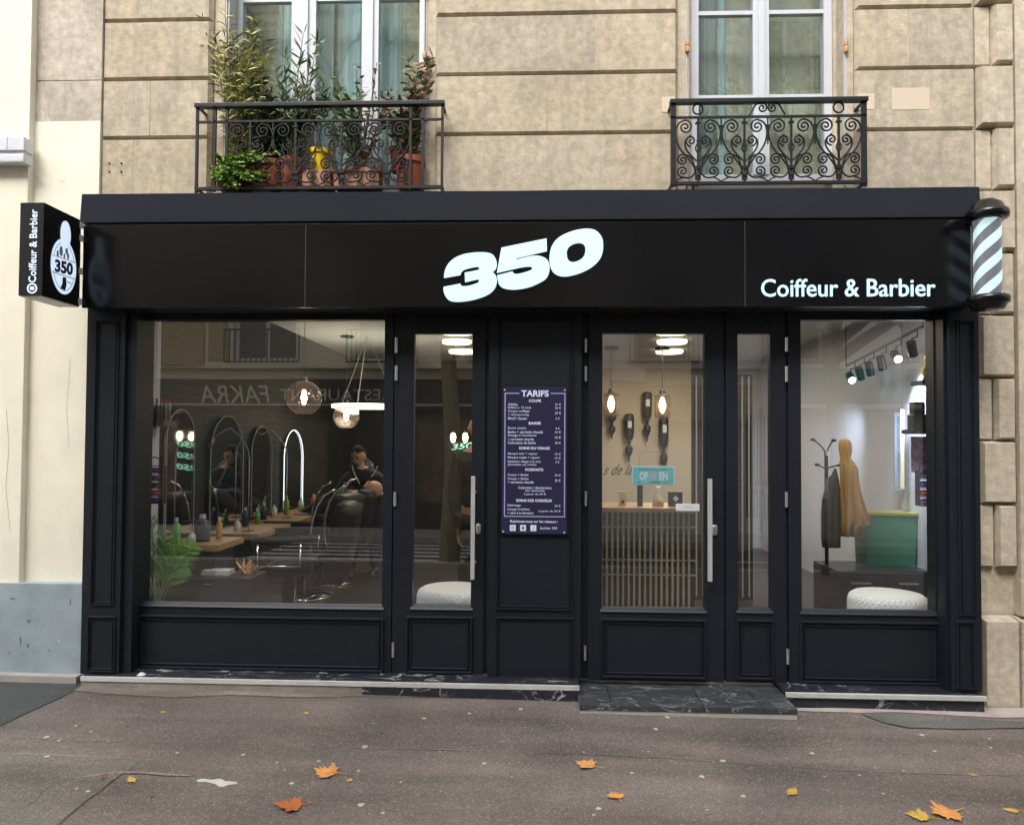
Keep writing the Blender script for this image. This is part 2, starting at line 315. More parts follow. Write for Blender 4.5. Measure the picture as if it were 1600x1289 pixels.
def asphalt(name, base, alt, spots=True, sp=.42, grain=170):
    m = mat(name, base, .42, var=alt, scale=1.1, amt=.16, spec=.4, bump=.4, bscale=140)
    t = m.node_tree; b = t.nodes['Principled BSDF']; src = b.inputs['Base Color'].links[0].from_socket
    ge = t.nodes.new('ShaderNodeNewGeometry')
    def node(kind, sc, **k):
        n = t.nodes.new(kind); n.inputs['Scale'].default_value = sc; t.links.new(ge.outputs['Position'], n.inputs['Vector'])
        for a, v in k.items(): n.inputs[a].default_value = v
        return n
    # bedding bands parallel to the facade
    mpb = t.nodes.new('ShaderNodeMapping'); mpb.inputs['Scale'].default_value = (.5, 3.2, 1); mpb.inputs['Rotation'].default_value = (0, 0, .03)
    t.links.new(ge.outputs['Position'], mpb.inputs[0]); nb = t.nodes.new('ShaderNodeTexNoise'); nb.inputs['Scale'].default_value = 1.1; nb.inputs['Detail'].default_value = 6
    t.links.new(mpb.outputs[0], nb.inputs['Vector'])
    mrb = t.nodes.new('ShaderNodeMapRange'); mrb.inputs[1].default_value = .35; mrb.inputs[2].default_value = .65; mrb.inputs[3].default_value = .70; mrb.inputs[4].default_value = 1.30
    t.links.new(nb.outputs[0], mrb.inputs[0])
    ml = t.nodes.new('ShaderNodeMix'); ml.data_type = 'RGBA'; ml.blend_type = 'MULTIPLY'; ml.inputs[0].default_value = 1
    t.links.new(src, ml.inputs[6]); t.links.new(mrb.outputs[0], ml.inputs[7]); last = ml.outputs[2]
    # aggregate
    v = node('ShaderNodeTexVoronoi', grain); sepc = t.nodes.new('ShaderNodeSeparateColor'); t.links.new(v.outputs['Color'], sepc.inputs[0])
    mr = t.nodes.new('ShaderNodeMapRange'); mr.inputs[1].default_value = 0; mr.inputs[2].default_value = 1; mr.inputs[3].default_value = .68; mr.inputs[4].default_value = 1.32
    t.links.new(sepc.outputs[0], mr.inputs[0]); m2 = t.nodes.new('ShaderNodeMix'); m2.data_type = 'RGBA'; m2.blend_type = 'MULTIPLY'; m2.inputs[0].default_value = 1
    t.links.new(last, m2.inputs[6]); t.links.new(mr.outputs[0], m2.inputs[7]); last = m2.outputs[2]
    gt = t.nodes.new('ShaderNodeMath'); gt.operation = 'GREATER_THAN'; gt.inputs[1].default_value = .93; t.links.new(sepc.outputs[1], gt.inputs[0])
    m3 = t.nodes.new('ShaderNodeMix'); m3.data_type = 'RGBA'; m3.inputs[7].default_value = (.46, .40, .33, 1)
    sc_ = t.nodes.new('ShaderNodeMath'); sc_.operation = 'MULTIPLY'; sc_.inputs[1].default_value = sp; t.links.new(gt.outputs[0], sc_.inputs[0])
    t.links.new(sc_.outputs[0], m3.inputs[0]); t.links.new(last, m3.inputs[6]); last = m3.outputs[2]
    if spots:   # old chewing gum
        nz = node('ShaderNodeTexNoise', 25); va = t.nodes.new('ShaderNodeVectorMath'); va.operation = 'SCALE'; va.inputs[3].default_value = .02
        t.links.new(nz.outputs['Color'], va.inputs[0]); ad = t.nodes.new('ShaderNodeVectorMath'); t.links.new(ge.outputs['Position'], ad.inputs[0]); t.links.new(va.outputs[0], ad.inputs[1])
        for scl, thr, rad, colr in ((5.5, .62, .075, (.55, .52, .48)), (9, .80, .07, (.36, .33, .30)), (3.3, .72, .035, (.60, .55, .40)), (7, .8, .085, (.045, .042, .042))):
            g = t.nodes.new('ShaderNodeTexVoronoi'); g.inputs['Scale'].default_value = scl; t.links.new(ad.outputs[0], g.inputs['Vector'])
            sg = t.nodes.new('ShaderNodeSeparateColor'); t.links.new(g.outputs['Color'], sg.inputs[0])
            a1 = t.nodes.new('ShaderNodeMath'); a1.operation = 'GREATER_THAN'; a1.inputs[1].default_value = thr; t.links.new(sg.outputs[1], a1.inputs[0])
            a2 = t.nodes.new('ShaderNodeMath'); a2.operation = 'LESS_THAN'; a2.inputs[1].default_value = rad; t.links.new(g.outputs['Distance'], a2.inputs[0])
            a3 = t.nodes.new('ShaderNodeMath'); a3.operation = 'MULTIPLY'; t.links.new(a1.outputs[0], a3.inputs[0]); t.links.new(a2.outputs[0], a3.inputs[1])
            mm = t.nodes.new('ShaderNodeMix'); mm.data_type = 'RGBA'; mm.inputs[7].default_value = (*colr, 1)
            t.links.new(a3.outputs[0], mm.inputs[0]); t.links.new(last, mm.inputs[6]); last = mm.outputs[2]
    t.links.new(last, b.inputs['Base Color']); return m
M['asph'] = asphalt('pavement_asphalt', (.175, .145, .131), (.118, .101, .095))
M['asphd'] = asphalt('dark_asphalt', (.075, .078, .080), (.055, .058, .06), False, .06)
M['road'] = asphalt('road_asphalt', (.05, .05, .05), (.04, .04, .04), False, .1, 60)

# ------------------------------------------------------------------ the ground
ga, gb_ = P(190, 1075, -.06), P(1535, 1114, -.06)
GX = (gb_.z-ga.z)/(gb_.x-ga.x); GY = .028
G0 = ga.z - GX*ga.x - GY*ga.y
def zg(x, y):
    x = max(-9, min(9, x))
    return G0+GX*x+GY*y
def G(px, py, dz=0):
    d = ray(px, py)   # point on the sloping pavement
    t = (G0+dz+GX*CP.x+GY*CP.y-CP.z)/(d.z-GX*d.x-GY*d.y); return CP+d*t
def sheet(name, x0, x1, y0, y1, dz, m, nx=24, ny=6, label=None):
    b = MB(); V = [[b.bm.verts.new((x0+(x1-x0)*i/nx, y0+(y1-y0)*j/ny, zg(x0+(x1-x0)*i/nx, y0+(y1-y0)*j/ny)+dz)) for i in range(nx+1)] for j in range(ny+1)]
    for j in range(ny):
        for i in range(nx): b.bm.faces.new((V[j][i], V[j][i+1], V[j+1][i+1], V[j+1][i]))
    return tag(b.build(name, m), kind='structure')
KY = -5.4
sheet('pavement', -18, 18, KY, .3, 0, M['asph'])
sheet('road', -18, 18, -8.9, KY-.15, -.13, M['road'])
sheet('far_pavement', -18, 18, -10.6, -9.05, 0, M['concrete'])
for n_, y0 in (('kerb', KY-.15), ('kerb', -9.05)):
    b = MB()
    for i in range(36):
        x0 = -18+i; x1 = x0+.996
        vs = []
        for (x, y, dz) in ((x0, y0, -.2), (x1, y0, -.2), (x1, y0+.15, -.2), (x0, y0+.15, -.2), (x0, y0, .004), (x1, y0, .004), (x1, y0+.15, .004), (x0, y0+.15, .004)):
            vs.append(b.bm.verts.new((x, y, zg(x, y0)+dz)))
        for q in ((0,3,2,1),(4,5,6,7),(0,1,5,4),(1,2,6,5),(2,3,7,6),(3,0,4,7)): b.bm.faces.new([vs[k] for k in q])
    tag(b.build('kerb', M['concrete']), kind='structure')
b = MB(); b.quad([(-1500, -1500, -1.6), (1500, -1500, -1.6), (1500, 1500, -1.6), (-1500, 1500, -1.6)]); tag(b.build('ground', M['road']), kind='structure')
# zebra crossing and lane lines on the road
b = MB()
def strip(b, x0, x1, y0, y1, dz):
    b.quad([(x0, y0, zg(x0, y0)+dz), (x1, y0, zg(x1, y0)+dz), (x1, y1, zg(x1, y1)+dz), (x0, y1, zg(x0, y1)+dz)])
for k in range(6): strip(b, -4.6, -1.2, -6.0-k*.5, -6.25-k*.5, -.125)
for k in range(5): strip(b, 1.4+k*1.5, 2.2+k*1.5, -7.2, -7.32, -.125)
strip(b, .2, 9, -6.4, -6.5, -.125)
tag(b.build('road_markings', mat('road_paint', (.65, .65, .62), .7)), kind='structure')
# darker tarmac patch at the left and the pale mortar strip along the walls
def gpoly(name, pix, m, dz=.004, n=None):
    b = MB(); b.bm.faces.new([b.bm.verts.new(Vector((q.x, q.y, zg(q.x, q.y)+dz))) for q in [G(x, y) for x, y in pix]])
    return tag(b.build(name, m), kind='structure')
gpoly('tarmac_patch', [(-160, 1040), (0, 1052), (60, 1058), (120, 1065), (131, 1070), (96, 1090), (60, 1106), (20, 1125), (0, 1134), (-160, 1205)], M['asphd'])
gpoly('mortar_strip', [(1236, 1107), (1340, 1106), (1535, 1106), (1620, 1107), (1620, 1121), (1560, 1122), (1470, 1117), (1400, 1113), (1345, 1114), (1236, 1111)], mat('pink_mortar', (.50, .43, .39), .85, var=(.36, .31, .29), scale=7, amt=.2))
gpoly('repair_patch', [(1345, 1116), (1400, 1116), (1470, 1120), (1540, 1126), (1620, 1130), (1620, 1138), (1500, 1140), (1420, 1138), (1380, 1130)], asphalt('patched_tarmac', (.13, .125, .12), (.09, .088, .086), False, .1), dz=.006)
gpoly('worn_patch', [(-150, 1152), (40, 1158), (120, 1166), (215, 1195), (190, 1210), (140, 1248), (92, 1289), (60, 1320), (-150, 1330)], asphalt('worn_tarmac', (.172, .153, .134), (.130, .117, .104)), .003)
DK = mat('crack', (.06, .053, .05), .9)
def streak(name, pts, w, m, dz):
    b = MB(); Q = [G(x, y) for x, y in pts]; prev = None
    for i, q in enumerate(Q):
        ww = w*random.uniform(.5, 1.2)*(.35 if i in (0, len(Q)-1) else 1); q = Vector((q.x+random.uniform(-.006, .006), q.y, 0))
        d = (Q[min(i+1, len(Q)-1)]-Q[max(i-1, 0)]).normalized(); nn = Vector((-d.y, d.x, 0))*ww
        cur = [b.bm.verts.new((p.x, p.y, zg(p.x, p.y)+dz)) for p in (q+nn, q-nn)]
        if prev: b.bm.faces.new((prev[0], prev[1], cur[1], cur[0]))
        prev = cur
    tag(b.build(name, m), kind='structure')
streak('crack', [(88, 1292), (104, 1278), (122, 1262), (139, 1248), (158, 1236), (170, 1226), (188, 1211)], .0022, DK, .0045)
streak('crack', [(30, 1268), (48, 1256), (60, 1250), (66, 1240), (75, 1232), (92, 1225), (112, 1217)], .0014, DK, .0045)
PAL = asphalt('pale_joint', (.30, .27, .25), (.17, .15, .14), False, .1)
streak('joint', [(0, 1177), (40, 1178), (90, 1180), (150, 1183), (220, 1186)], .006, PAL, .0045)
streak('joint', [(120, 1216), (150, 1212), (180, 1207), (220, 1208), (260, 1211), (300, 1213)], .012, PAL, .005)
streak('joint', [(0, 1150), (120, 1157), (300, 1160), (420, 1163), (560, 1168), (700, 1172), (800, 1175)], .003, PAL, .0045)
streak('joint', [(800, 1175), (900, 1178), (1040, 1184), (1200, 1196), (1340, 1205), (1500, 1210), (1620, 1212)], .003, PAL, .0045)
streak('joint', [(150, 1085), (260, 1082), (380, 1080), (500, 1083), (640, 1087), (760, 1090), (900, 1094)], .022, PAL, .0045)
DUST = asphalt('dusty_edge', (.33, .29, .25), (.18, .155, .14), False, .2)
gpoly('dusty_edge', [(128, 1072), (200, 1076), (330, 1076), (470, 1078), (600, 1080), (720, 1083), (860, 1087), (903, 1089), (903, 1093), (800, 1092), (650, 1089), (560, 1088), (470, 1090), (360, 1086), (270, 1090), (190, 1086), (130, 1081), (110, 1079)], DUST, .0035)
b = MB()
for (x0, x1) in ((-9, -2.6),):
    p0, p1 = P(-60, 1040, .06), P(131, 1060, .06)
    b.box(-9, p1.x, -.02, .16, -.5, .0)
    for v in b.bm.verts:
        if v.co.z > -.1: v.co.z = zg(v.co.x, v.co.y)+.045 if v.co.x > -5 else zg(v.co.x, v.co.y)+.045
tag(b.build('wall_footing', M['concrete']), kind='structure')

# ------------------------------------------------------------------ stone building above and right of the shop
SY = .12
zl = [P(855, y, SY).z for y in (21, 113.5, 208.5)]; CH = (zl[0]-zl[2])/2
def course_z(k): return zl[0]-CH*k      # groove k (0 = near top of picture)
rb = thing('stone_building', 'pale limestone apartment building above the shop, with two tall windows and iron railings', 'building', (0, .5, 0))
X = lambda px, py=150, Y=SY: P(px, py, Y).x
xL, xl1, xl2, xm1, xm2, xr1, xr2 = X(161), X(329), X(345), X(679), X(1060), X(1338), X(1522)
xo1, xo2, xo3, xo4 = X(345), X(662), X(1073), X(1322)
TOPZ = 11.5; M['joint'] = mat('light_joint', (.56, .48, .36), .9, var=(.30, .26, .2), scale=6, amt=.15); wall = MB(); random.seed(3)
def pier(b, x0, x1, k0, k1, joints, cl, cr):
    for k in range(k0, k1):
        zt, zb = course_z(k), course_z(k+1)
        js = joints[k % len(joints)] if joints else []
        xs = [x0]+[j for j in js if x0+.1 < j < x1-.1]+[x1]
        for i in range(len(xs)-1):
            l = cl if i == 0 else .0; r = cr if i == len(xs)-2 else .0
            b.frust(xs[i]+(0 if i == 0 else .0022), xs[i+1]-(0 if i == len(xs)-2 else .0022), zb, zt, SY+.03, SY+random.uniform(-.0015, .0015), l, r, .014, .014, random.choice((0, 0, 1, 2)))
            if i:
                n0 = len(b.bm.faces); b.box(xs[i]-.0022, xs[i]+.0022, SY+.0018, SY+.02, zb+.014, zt-.014); b.bm.faces.ensure_lookup_table()
                for f_ in b.bm.faces[n0:]: f_.material_index = 3
tk = -int((TOPZ-zl[0])/CH)
pier(wall, xL, xl1, tk, 4, [[X(220)], [X(235)], [X(210)], [X(212)]], .004, .02)
wall.build('wall', [M['stone'], M['stone2'], M['stone3'], M['joint']], rb); wall = MB()
pier(wall, xm1, xm2, tk, 4, [[X(930)], [X(855)], [X(955)], [X(853)]], .02, .02)
wall.build('wall', [M['stone'], M['stone2'], M['stone3'], M['joint']], rb); wall = MB()
pier(wall, xr1, xr2, tk, 4, [[X(1420)], [], [], [X(1450)]], .02, .004)
wall.build('wall', [M['stone'], M['stone2'], M['stone3'], M['joint']], rb)
b = MB()   # masonry core behind the blocks, with openings for the two windows
zop = P(500, 300, SY).z-.05; zlin = TOPZ
for (a, c) in ((xL, xl1-.0), (xm1, xm2), (xr1, X(1595))): b.box(a+.002, c-.002, SY+.028, .5, -.4 if a > 2 else zop-.1, TOPZ)
b.build('masonry_core', M['mortar'], rb)
b = MB()
for (a, c) in ((xl1, xo1), (xo2, xm1), (xm2, xo3), (xo4, xr1)): b.box(a, c, SY+.045, .5, zop-.1, TOPZ)
for (a, c) in ((xo1, xo2), (xo3, xo4)):
    b.box(a, c, SY+.05, .5, zop-.1, zop+.05)
    b.box(a, c, SY+.05, .5, P(500, -150, SY).z, TOPZ)
b.build('window_surround', M['stone_clean'], rb)
PATCH = mat('fresh_mortar', (.68, .58, .45), .9, var=(.60, .51, .39), scale=6)
for r in ((1393, 138, 1452, 172), (1340, 147, 1366, 172), (1034, 152, 1055, 176)):
    x0, x1, z0, z1 = R(*r, SY); b = MB(); b.box(x0, x1, SY-.0035, SY+.01, z0, z1, .002); b.build('mortar_patch', PATCH, rb)
HOLE = mat('rust_hole', (.03, .02, .015), .9)
for (px, py) in ((171, 256), (190, 256), (171, 269), (190, 269)):
    b = MB(); p = P(px, py, SY); b.tube([p+Vector((0, -.006, 0)), p+Vector((0, .02, 0))], .006, 8); b.build('anchor_hole', HOLE, rb)
# quoins at the right, running down beside the shop
def QF(nm, *a):
    b = MB(); b.frust(*a); b.build(nm, M['stone_clean'], rb)
for k in range(tk, 11):
    zt, zb = course_z(k), course_z(k+1)
    wide = (k % 2 == 0)
    xa = X(1527 if not wide else 1550, 300)
    if k < 4:
        QF('quoin', xa, X(1581, 300), zb+.004, zt-.004, SY+.01, SY-.045, .016, .012, .016, .016)
        if wide: QF('pier_block', X(1524, 300), xa-.004, zb, zt, SY+.03, SY-.002, .006, .004, .014, .014)
    elif k < 9:
        if wide: QF('pier_block', X(1500, 600), X(1552, 600)-.003, zb, zt, SY+.03, SY-.005, .002, .012, .012, .012)
        QF('quoin', X(1553 if wide else 1530, 600), X(1583, 600), zb+.004, zt-.004, SY+.01, SY-.03, .014, .01, .014, .014)
zt = P(1560, 962, SY).z
QF('quoin', X(1528, 1000), X(1582, 1000), -.3, zt, SY+.02, SY-.075, .01, .008, .02, .02)
QF('quoin', X(1583, 1000), X(1583, 1000)+.9, -.3, zt, SY+.02, SY-.075, .01, .01, .02, .02)
b = MB(); b.box(X(1583, 500), X(1583, 500)+.16, SY-.05, .5, zt+.01, TOPZ); b.box(X(1583, 500)+.16, X(1583, 500)+.9, SY-.02, .5, zt+.01, TOPZ)
b.box(X(1500, 500)+.03, X(1583, 500), SY+.03, .5, -.4, 3.3)
b.build('pilaster_shaft', M['stone_clean'], rb)
b = MB(); b.box(xL-.01, X(1583, 500)+.9, .52, 8, 3.42, TOPZ-.4); b.build('upper_storeys', M['stone'], rb)

# plain neighbour farther right, out of the photograph
xe = X(1583, 500)+.903
eb_ = thing('corner_building', 'limestone building beyond the right edge with a brown door', 'building', (xe+4, .5, 0))
b = MB(); b.box(xe, 15, .06, .5, -.5, 3.6, .01); b.box(xe, 15, .10, .5, 3.79, TOPZ, .01); b.build('wall', M['stone'], eb_)
b = MB(); b.box(xe, 15, -.04, .5, 3.605, 3.785, .02); b.build('cornice', M['stone_clean'], eb_)
b = MB(); b.box(xe+1.2, xe+2.4, .03, .058, -.1, 2.5, .006); dr_ = b.build('door', mat('brown_door', (.10, .05, .03), .5), eb_); b = MB(); b.tube([(xe+2.2, .0, 1.0), (xe+2.2, .0, 1.3)], .012, 8); b.build('handle', M['steel'], dr_)
for k in range(3):
    b = MB(); xw = xe+3.4+k*2.2; b.box(xw, xw+1.3, .03, .058, .9, 2.6, .006); w_ = b.build('window', M['white'], eb_); b = MB(); b.box(xw+.08, xw+.61, .02, .0285, .98, 2.52); b.box(xw+.69, xw+1.22, .02, .0285, .98, 2.52); b.build('pane', mat('dark_pane', (.03, .035, .04), .06), w_)
# dark rooms behind the windows come as recesses of the building
def upper_window(px0, px1, pyb, mull, bars, curtain, Yw=.30):
    x0, x1 = X(px0, 150, Yw), X(px1, 150, Yw); z0 = P(px0, pyb, Yw).z; z1 = P(px0, -150, Yw).z
    fr = MB(); fr.box(x0-.05, x0+.0, Yw-.01, Yw+.06, z0, z1); fr.box(x1, x1+.05, Yw-.01, Yw+.06, z0, z1)
    fr.box(x0, x1, Yw-.005, Yw+.06, z0-.02, z0+.05); fr.box(x0, x1, Yw-.005, Yw+.06, z1-.05, z1)
    for a, c in mull:
        ma, mc = X(a, 150, Yw), X(c, 150, Yw); w = mc-ma
        fr.box(ma, mc, Yw-.012, Yw+.05, z0+.05, z1-.05); fr.box(ma+w*.3, mc-w*.3, Yw-.03, Yw-.012, z0+.05, z1-.05, .004)
    for y in bars:
        z = P(px0, y, Yw).z; edges = [x0]+[X(v, 150, Yw) for m_ in mull for v in m_]+[x1]
        for i in range(0, len(edges), 2): fr.box(edges[i], edges[i+1], Yw-.004, Yw+.035, z-.013, z+.013)
    f = fr.build('window', M['white'], rb)
    g = MB(); g.box(x0, x1, Yw+.015, Yw+.019, z0+.02, z1-.02); g.build('pane', M['glassu'], f)
    for (a, c, colr) in curtain:
        cb = MB(); xa, xc = X(a, 150, Yw+.2), X(c, 150, Yw+.2); n = max(8, int((xc-xa)/.012)); 
        pts = [(xa+(xc-xa)*i/n, Yw+.2+.018*math.sin(i*.9)+.01*math.sin(i*.37)) for i in range(n+1)]
        for (p, q_) in zip(pts, pts[1:]): cb.quad([(p[0], p[1], z0), (q_[0], q_[1], z0), (q_[0], q_[1], z1), (p[0], p[1], z1)])
        cb.build('curtain', colr, f)
    return f
M['curt'] = mat('pale_curtain', (.64, .72, .70), .9); M['curt2'] = mat('grey_curtain', (.36, .37, .34), .9); M['curt3'] = mat('teal_curtain', (.44, .56, .57), .9)
f = upper_window(378, 655, 292, ((455, 493), (565, 591)), (2, 300), ((434, 522, M['curt']), (527, 566, M['curt3']), (566, 632, M['curt'])))
f = upper_window(1091, 1287, 286, ((1176, 1201),), (22, 153), ((1085, 1117, M['curt2']), (1120, 1135, M['curt3'])))
# side returns between masonry and white frames
b = MB()
for (a, c) in ((xo1, X(378, 150, .30)-.05), (X(655, 150, .30)+.05, xo2), (xo3, X(1091, 150, .30)-.05), (X(1287, 150, .30)+.05, xo4)):
    b.box(a, c, .27, .5, zop, TOPZ-.1)
b.build('window_reveal', M['stone_clean'], rb)
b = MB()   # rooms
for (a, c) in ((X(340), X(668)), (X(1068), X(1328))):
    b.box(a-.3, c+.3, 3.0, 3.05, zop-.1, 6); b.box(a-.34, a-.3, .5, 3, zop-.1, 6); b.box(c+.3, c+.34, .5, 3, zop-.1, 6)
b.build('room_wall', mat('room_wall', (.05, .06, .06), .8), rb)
BRASS = mat('brass_hinge', (.55, .32, .16), .5)
# folded shutters' iron posts with hinges
for px, k in ((355, 0), (664, 1), (1073, 2), (1320, 3)):
    b = MB(); p = P(px, 150, .17); zb, zt2 = P(px, 292, .17).z, P(px, -120, .17).z
    b.box(p.x-.010, p.x-.002, .15, .27, zb, zt2); b.box(p.x+.002, p.x+.010, .16, .27, zb, zt2)
    sp = b.build('shutter', M['kerbw'], rb)
    for py in (88, -10) if k < 2 else (68, 78): 
        z = P(px, py, .15).z; h = MB(); h.lathe([(0, -.022), (.014, -.018), (.016, 0), (.014, .018), (0, .022)], (p.x, .146, z), 10); h.build('hinge', BRASS, sp)

# ---- wrought iron railings
def spiral(cx, cz, r, a0, turns, d, n=26, r1=.12):
    return [(cx+r*(1-(1-r1)*i/n)*math.cos(a0+d*2*math.pi*turns*i/n), cz+r*(1-(1-r1)*i/n)*math.sin(a0+d*2*math.pi*turns*i/n)) for i in range(n+1)]
def crom(pts, closed=False, n=6):
    out = []; m = len(pts); rng = range(m if closed else m-1)
    for i in rng:
        p0 = pts[(i-1) % m] if closed or i > 0 else pts[0]; p1 = pts[i]; p2 = pts[(i+1) % m]; p3 = pts[(i+2) % m] if closed or i+2 < m else pts[-1]
        for k in range(n):
            t = k/n; out.append(tuple(.5*((2*p1[j])+(-p0[j]+p2[j])*t+(2*p0[j]-5*p1[j]+4*p2[j]-p3[j])*t*t+(-p0[j]+3*p1[j]-3*p2[j]+p3[j])*t**3) for j in (0, 1)))
    if not closed: out.append(tuple(pts[-1]))
    return out
def railing(px0, px1, py0, py1, axes, ends, topo, Y=0.0):
    x0, x1, z0, z1 = R(px0, py0, px1, py1, Y); u = (x1-x0)/(px1-px0)
    cx = lambda p: x0+(p-px0)*u
    cz = lambda p: z1-(p-py0)*(z1-z0)/(py1-py0)
    H = py1-py0; S = H/133.
    fr = MB(); fr.box(x0-.006, x1+.006, Y-.022, Y+.022, z1-.022, z1+.004, .004)
    fr.box(x0, x1, Y-.008, Y+.008, cz(py0+27*S)-.006, cz(py0+27*S)+.006)
    fr.box(x0, x1, Y-.012, Y+.012, z0-.002, z0+.016)
    for e in ends: fr.box(cx(e)-.008, cx(e)+.008, Y-.008, Y+.008, z0-.01, z1-.02)
    for e in (x0+.008, x1-.008):   # returns to the wall
        fr.box(e-.007, e+.007, Y, SY+.03, z1-.018, z1-.004); fr.box(e-.007, e+.007, Y, SY+.03, z0, z0+.014)
        fr.box(e-.008, e+.008, Y-.008, Y+.008, z0-.02, z1-.02)
    f = fr.build('railing', M['iron'], rb)
    s = MB(); T = .0056
    def pl(pts, r=T): s.tube([(cx(a), Y, cz(py0+b_*S)) for a, b_ in pts], r, 6, flat=1.3)
    half = (axes[1]-axes[0])/2.
    for a in axes:
        s.box(cx(a)-.006, cx(a)+.006, Y-.006, Y+.006, z0+.012, cz(py0+27*S))
        for sgn in (-1, 1):
            # tall arm from the foot, swinging out and ending in the big upper scroll
            arm = crom([(a+sgn*3, 126), (a+sgn*5, 108), (a+sgn*15, 92), (a+sgn*27, 78), (a+sgn*34, 62), (a+sgn*35, 48), (a+sgn*30, 36), (a+sgn*20, 31)])
            pl(arm)
            pl([(a+sgn*20+q[0]*sgn, 42-q[1]) for q in spiral(0, 0, 11, math.pi/2, 1.7, 1)])
            # inner small scrolls
            pl([(a+sgn*11+q[0]*sgn, 64-q[1]) for q in spiral(0, 0, 9, -math.pi/2, 1.6, 1)])
            pl(crom([(a+sgn*2, 96), (a+sgn*10, 88), (a+sgn*19, 76), (a+sgn*20, 64), (a+sgn*11, 55)]))
            # lower pair
            pl([(a+sgn*24+q[0]*sgn, 94-q[1]) for q in spiral(0, 0, 9, math.pi/2, 1.6, -1)])
            pl(crom([(a+sgn*4, 112), (a+sgn*8, 96), (a+sgn*14, 88), (a+sgn*24, 85)]))
            pl([(a+sgn*24+q[0]*sgn, 112-q[1]) for q in spiral(0, 0, 9, -math.pi/2, 1.6, 1)])
            pl(crom([(a+sgn*24, 121), (a+sgn*14, 122), (a+sgn*6, 116), (a+sgn*3, 104)]))
            pl(crom([(a, 84), (a+sgn*4, 76), (a+sgn*1, 68)]), T*.8)
            pl(crom([(a+sgn*36, 129), (a+sgn*36, 128), (a+sgn*30, 124), (a+sgn*22, 121)]), T*.8)
        s.box(cx(a)-.022, cx(a)+.022, Y-.012, Y+.012, cz(py0+108*S)-.006, cz(py0+108*S)+.006)
        s.box(cx(a)-.016, cx(a)+.016, Y-.010, Y+.010, cz(py0+36*S)-.005, cz(py0+36*S)+.005)
        s.ball((cx(a), Y, cz(py0+118*S)), .012, 8); s.ball((cx(a), Y, cz(py0+64*S)), .010, 8)
    for a, b_ in zip(axes, axes[1:]):
        c = (a+b_)/2
        s.box(cx(c)-.004, cx(c)+.004, Y-.004, Y+.004, cz(py0+70*S), cz(py0+27*S)); s.box(cx(c)-.012, cx(c)+.012, Y-.008, Y+.008, cz(py0+41*S)-.004, cz(py0+41*S)+.004)
    for t_ in topo:
        pl([(t_[0]+12*math.cos(k*math.pi/12), 15+9*math.sin(k*math.pi/12)) for k in range(24)] + [(t_[0]+12, 15)]) if t_[1] == 'o' else None
        if t_[1] == 's':
            for sgn in (-1, 1):
                pl([(t_[0]+sgn*8+q[0]*sgn, 13-q[1]) for q in spiral(0, 0, 8, math.pi/2, 1.5, 1)]); pl(crom([(t_[0]+sgn*8, 5), (t_[0]+sgn*18, 8), (t_[0]+sgn*24, 18), (t_[0]+sgn*28, 24)]))
        if t_[1] == 'd':
            pl([(t_[0]+8*math.cos(k*math.pi/8), 14+8*math.sin(k*math.pi/8)) for k in range(16)]+[(t_[0]+8, 14)])
    s.build('scrollwork', M['iron'], f)
    return f
railing(306, 693, 162, 296, (392, 463, 535, 606), (336, 355, 642, 661), ((500, 's'), (347, 'x')))
railing(1048, 1354, 156, 288, (1091, 1164, 1237, 1311), (1054, 1348), ((1200, 's'), (1091, 'd'), (1311, 'd')))
rb['label'] = 'pale limestone apartment building above the shop, with two tall windows and scrolled iron railings'

# ------------------------------------------------------------------ left neighbour
nb = thing('cream_building', 'cream rendered building at the left with grey painted base', 'building', (-4, .5, 0))
x48, x135 = X(48, 100, .05), X(160, 150, .10)
zs = P(100, 190, .10).z
b = MB(); b.box(-16, x48, .05, .5, -.4, TOPZ, .006); b.box(x48, xL-.003, .10, .5, -.4, zs); b.build('wall', M['cream'], nb)
b = MB(); zj = P(100, 126, .10).z
b.box(x48, xL-.003, .105, .5, zs, zj-.002); b.box(x48, xL-.003, .104, .5, zj+.003, P(100, -60, .1).z); b.box(x48, xL-.003, .106, .5, P(100, -60, .1).z+.004, TOPZ)
b.build('pier', M['stone_dirty'], nb)
zb = P(60, 911, .04).z
b = MB(); b.box(-16, X(134, 950, .04), .035, .5, -.4, zb, .004); b.build('painted_base', M['greybase'], nb)
x0, x1, z0, z1 = R(-30, 217, 42, 256, .0)
b = MB(); b.box(-9, x1, -.03, .06, z0+.075, z1, .004); b.box(-9, x1-.012, -.015, .06, z0+.052, z0+.074); b.box(-9, x1, -.03, .06, z0, z0+.05, .01)
for k in range(30): b.box(x1-.11*(k+1)-.002, x1-.11*(k+1)+.002, -.034, -.028, z0+.08, z1-.005)
b.build('white_ledge', mat('white_ledge', (.70, .72, .76), .5, var=(.6, .62, .66), scale=8), nb)

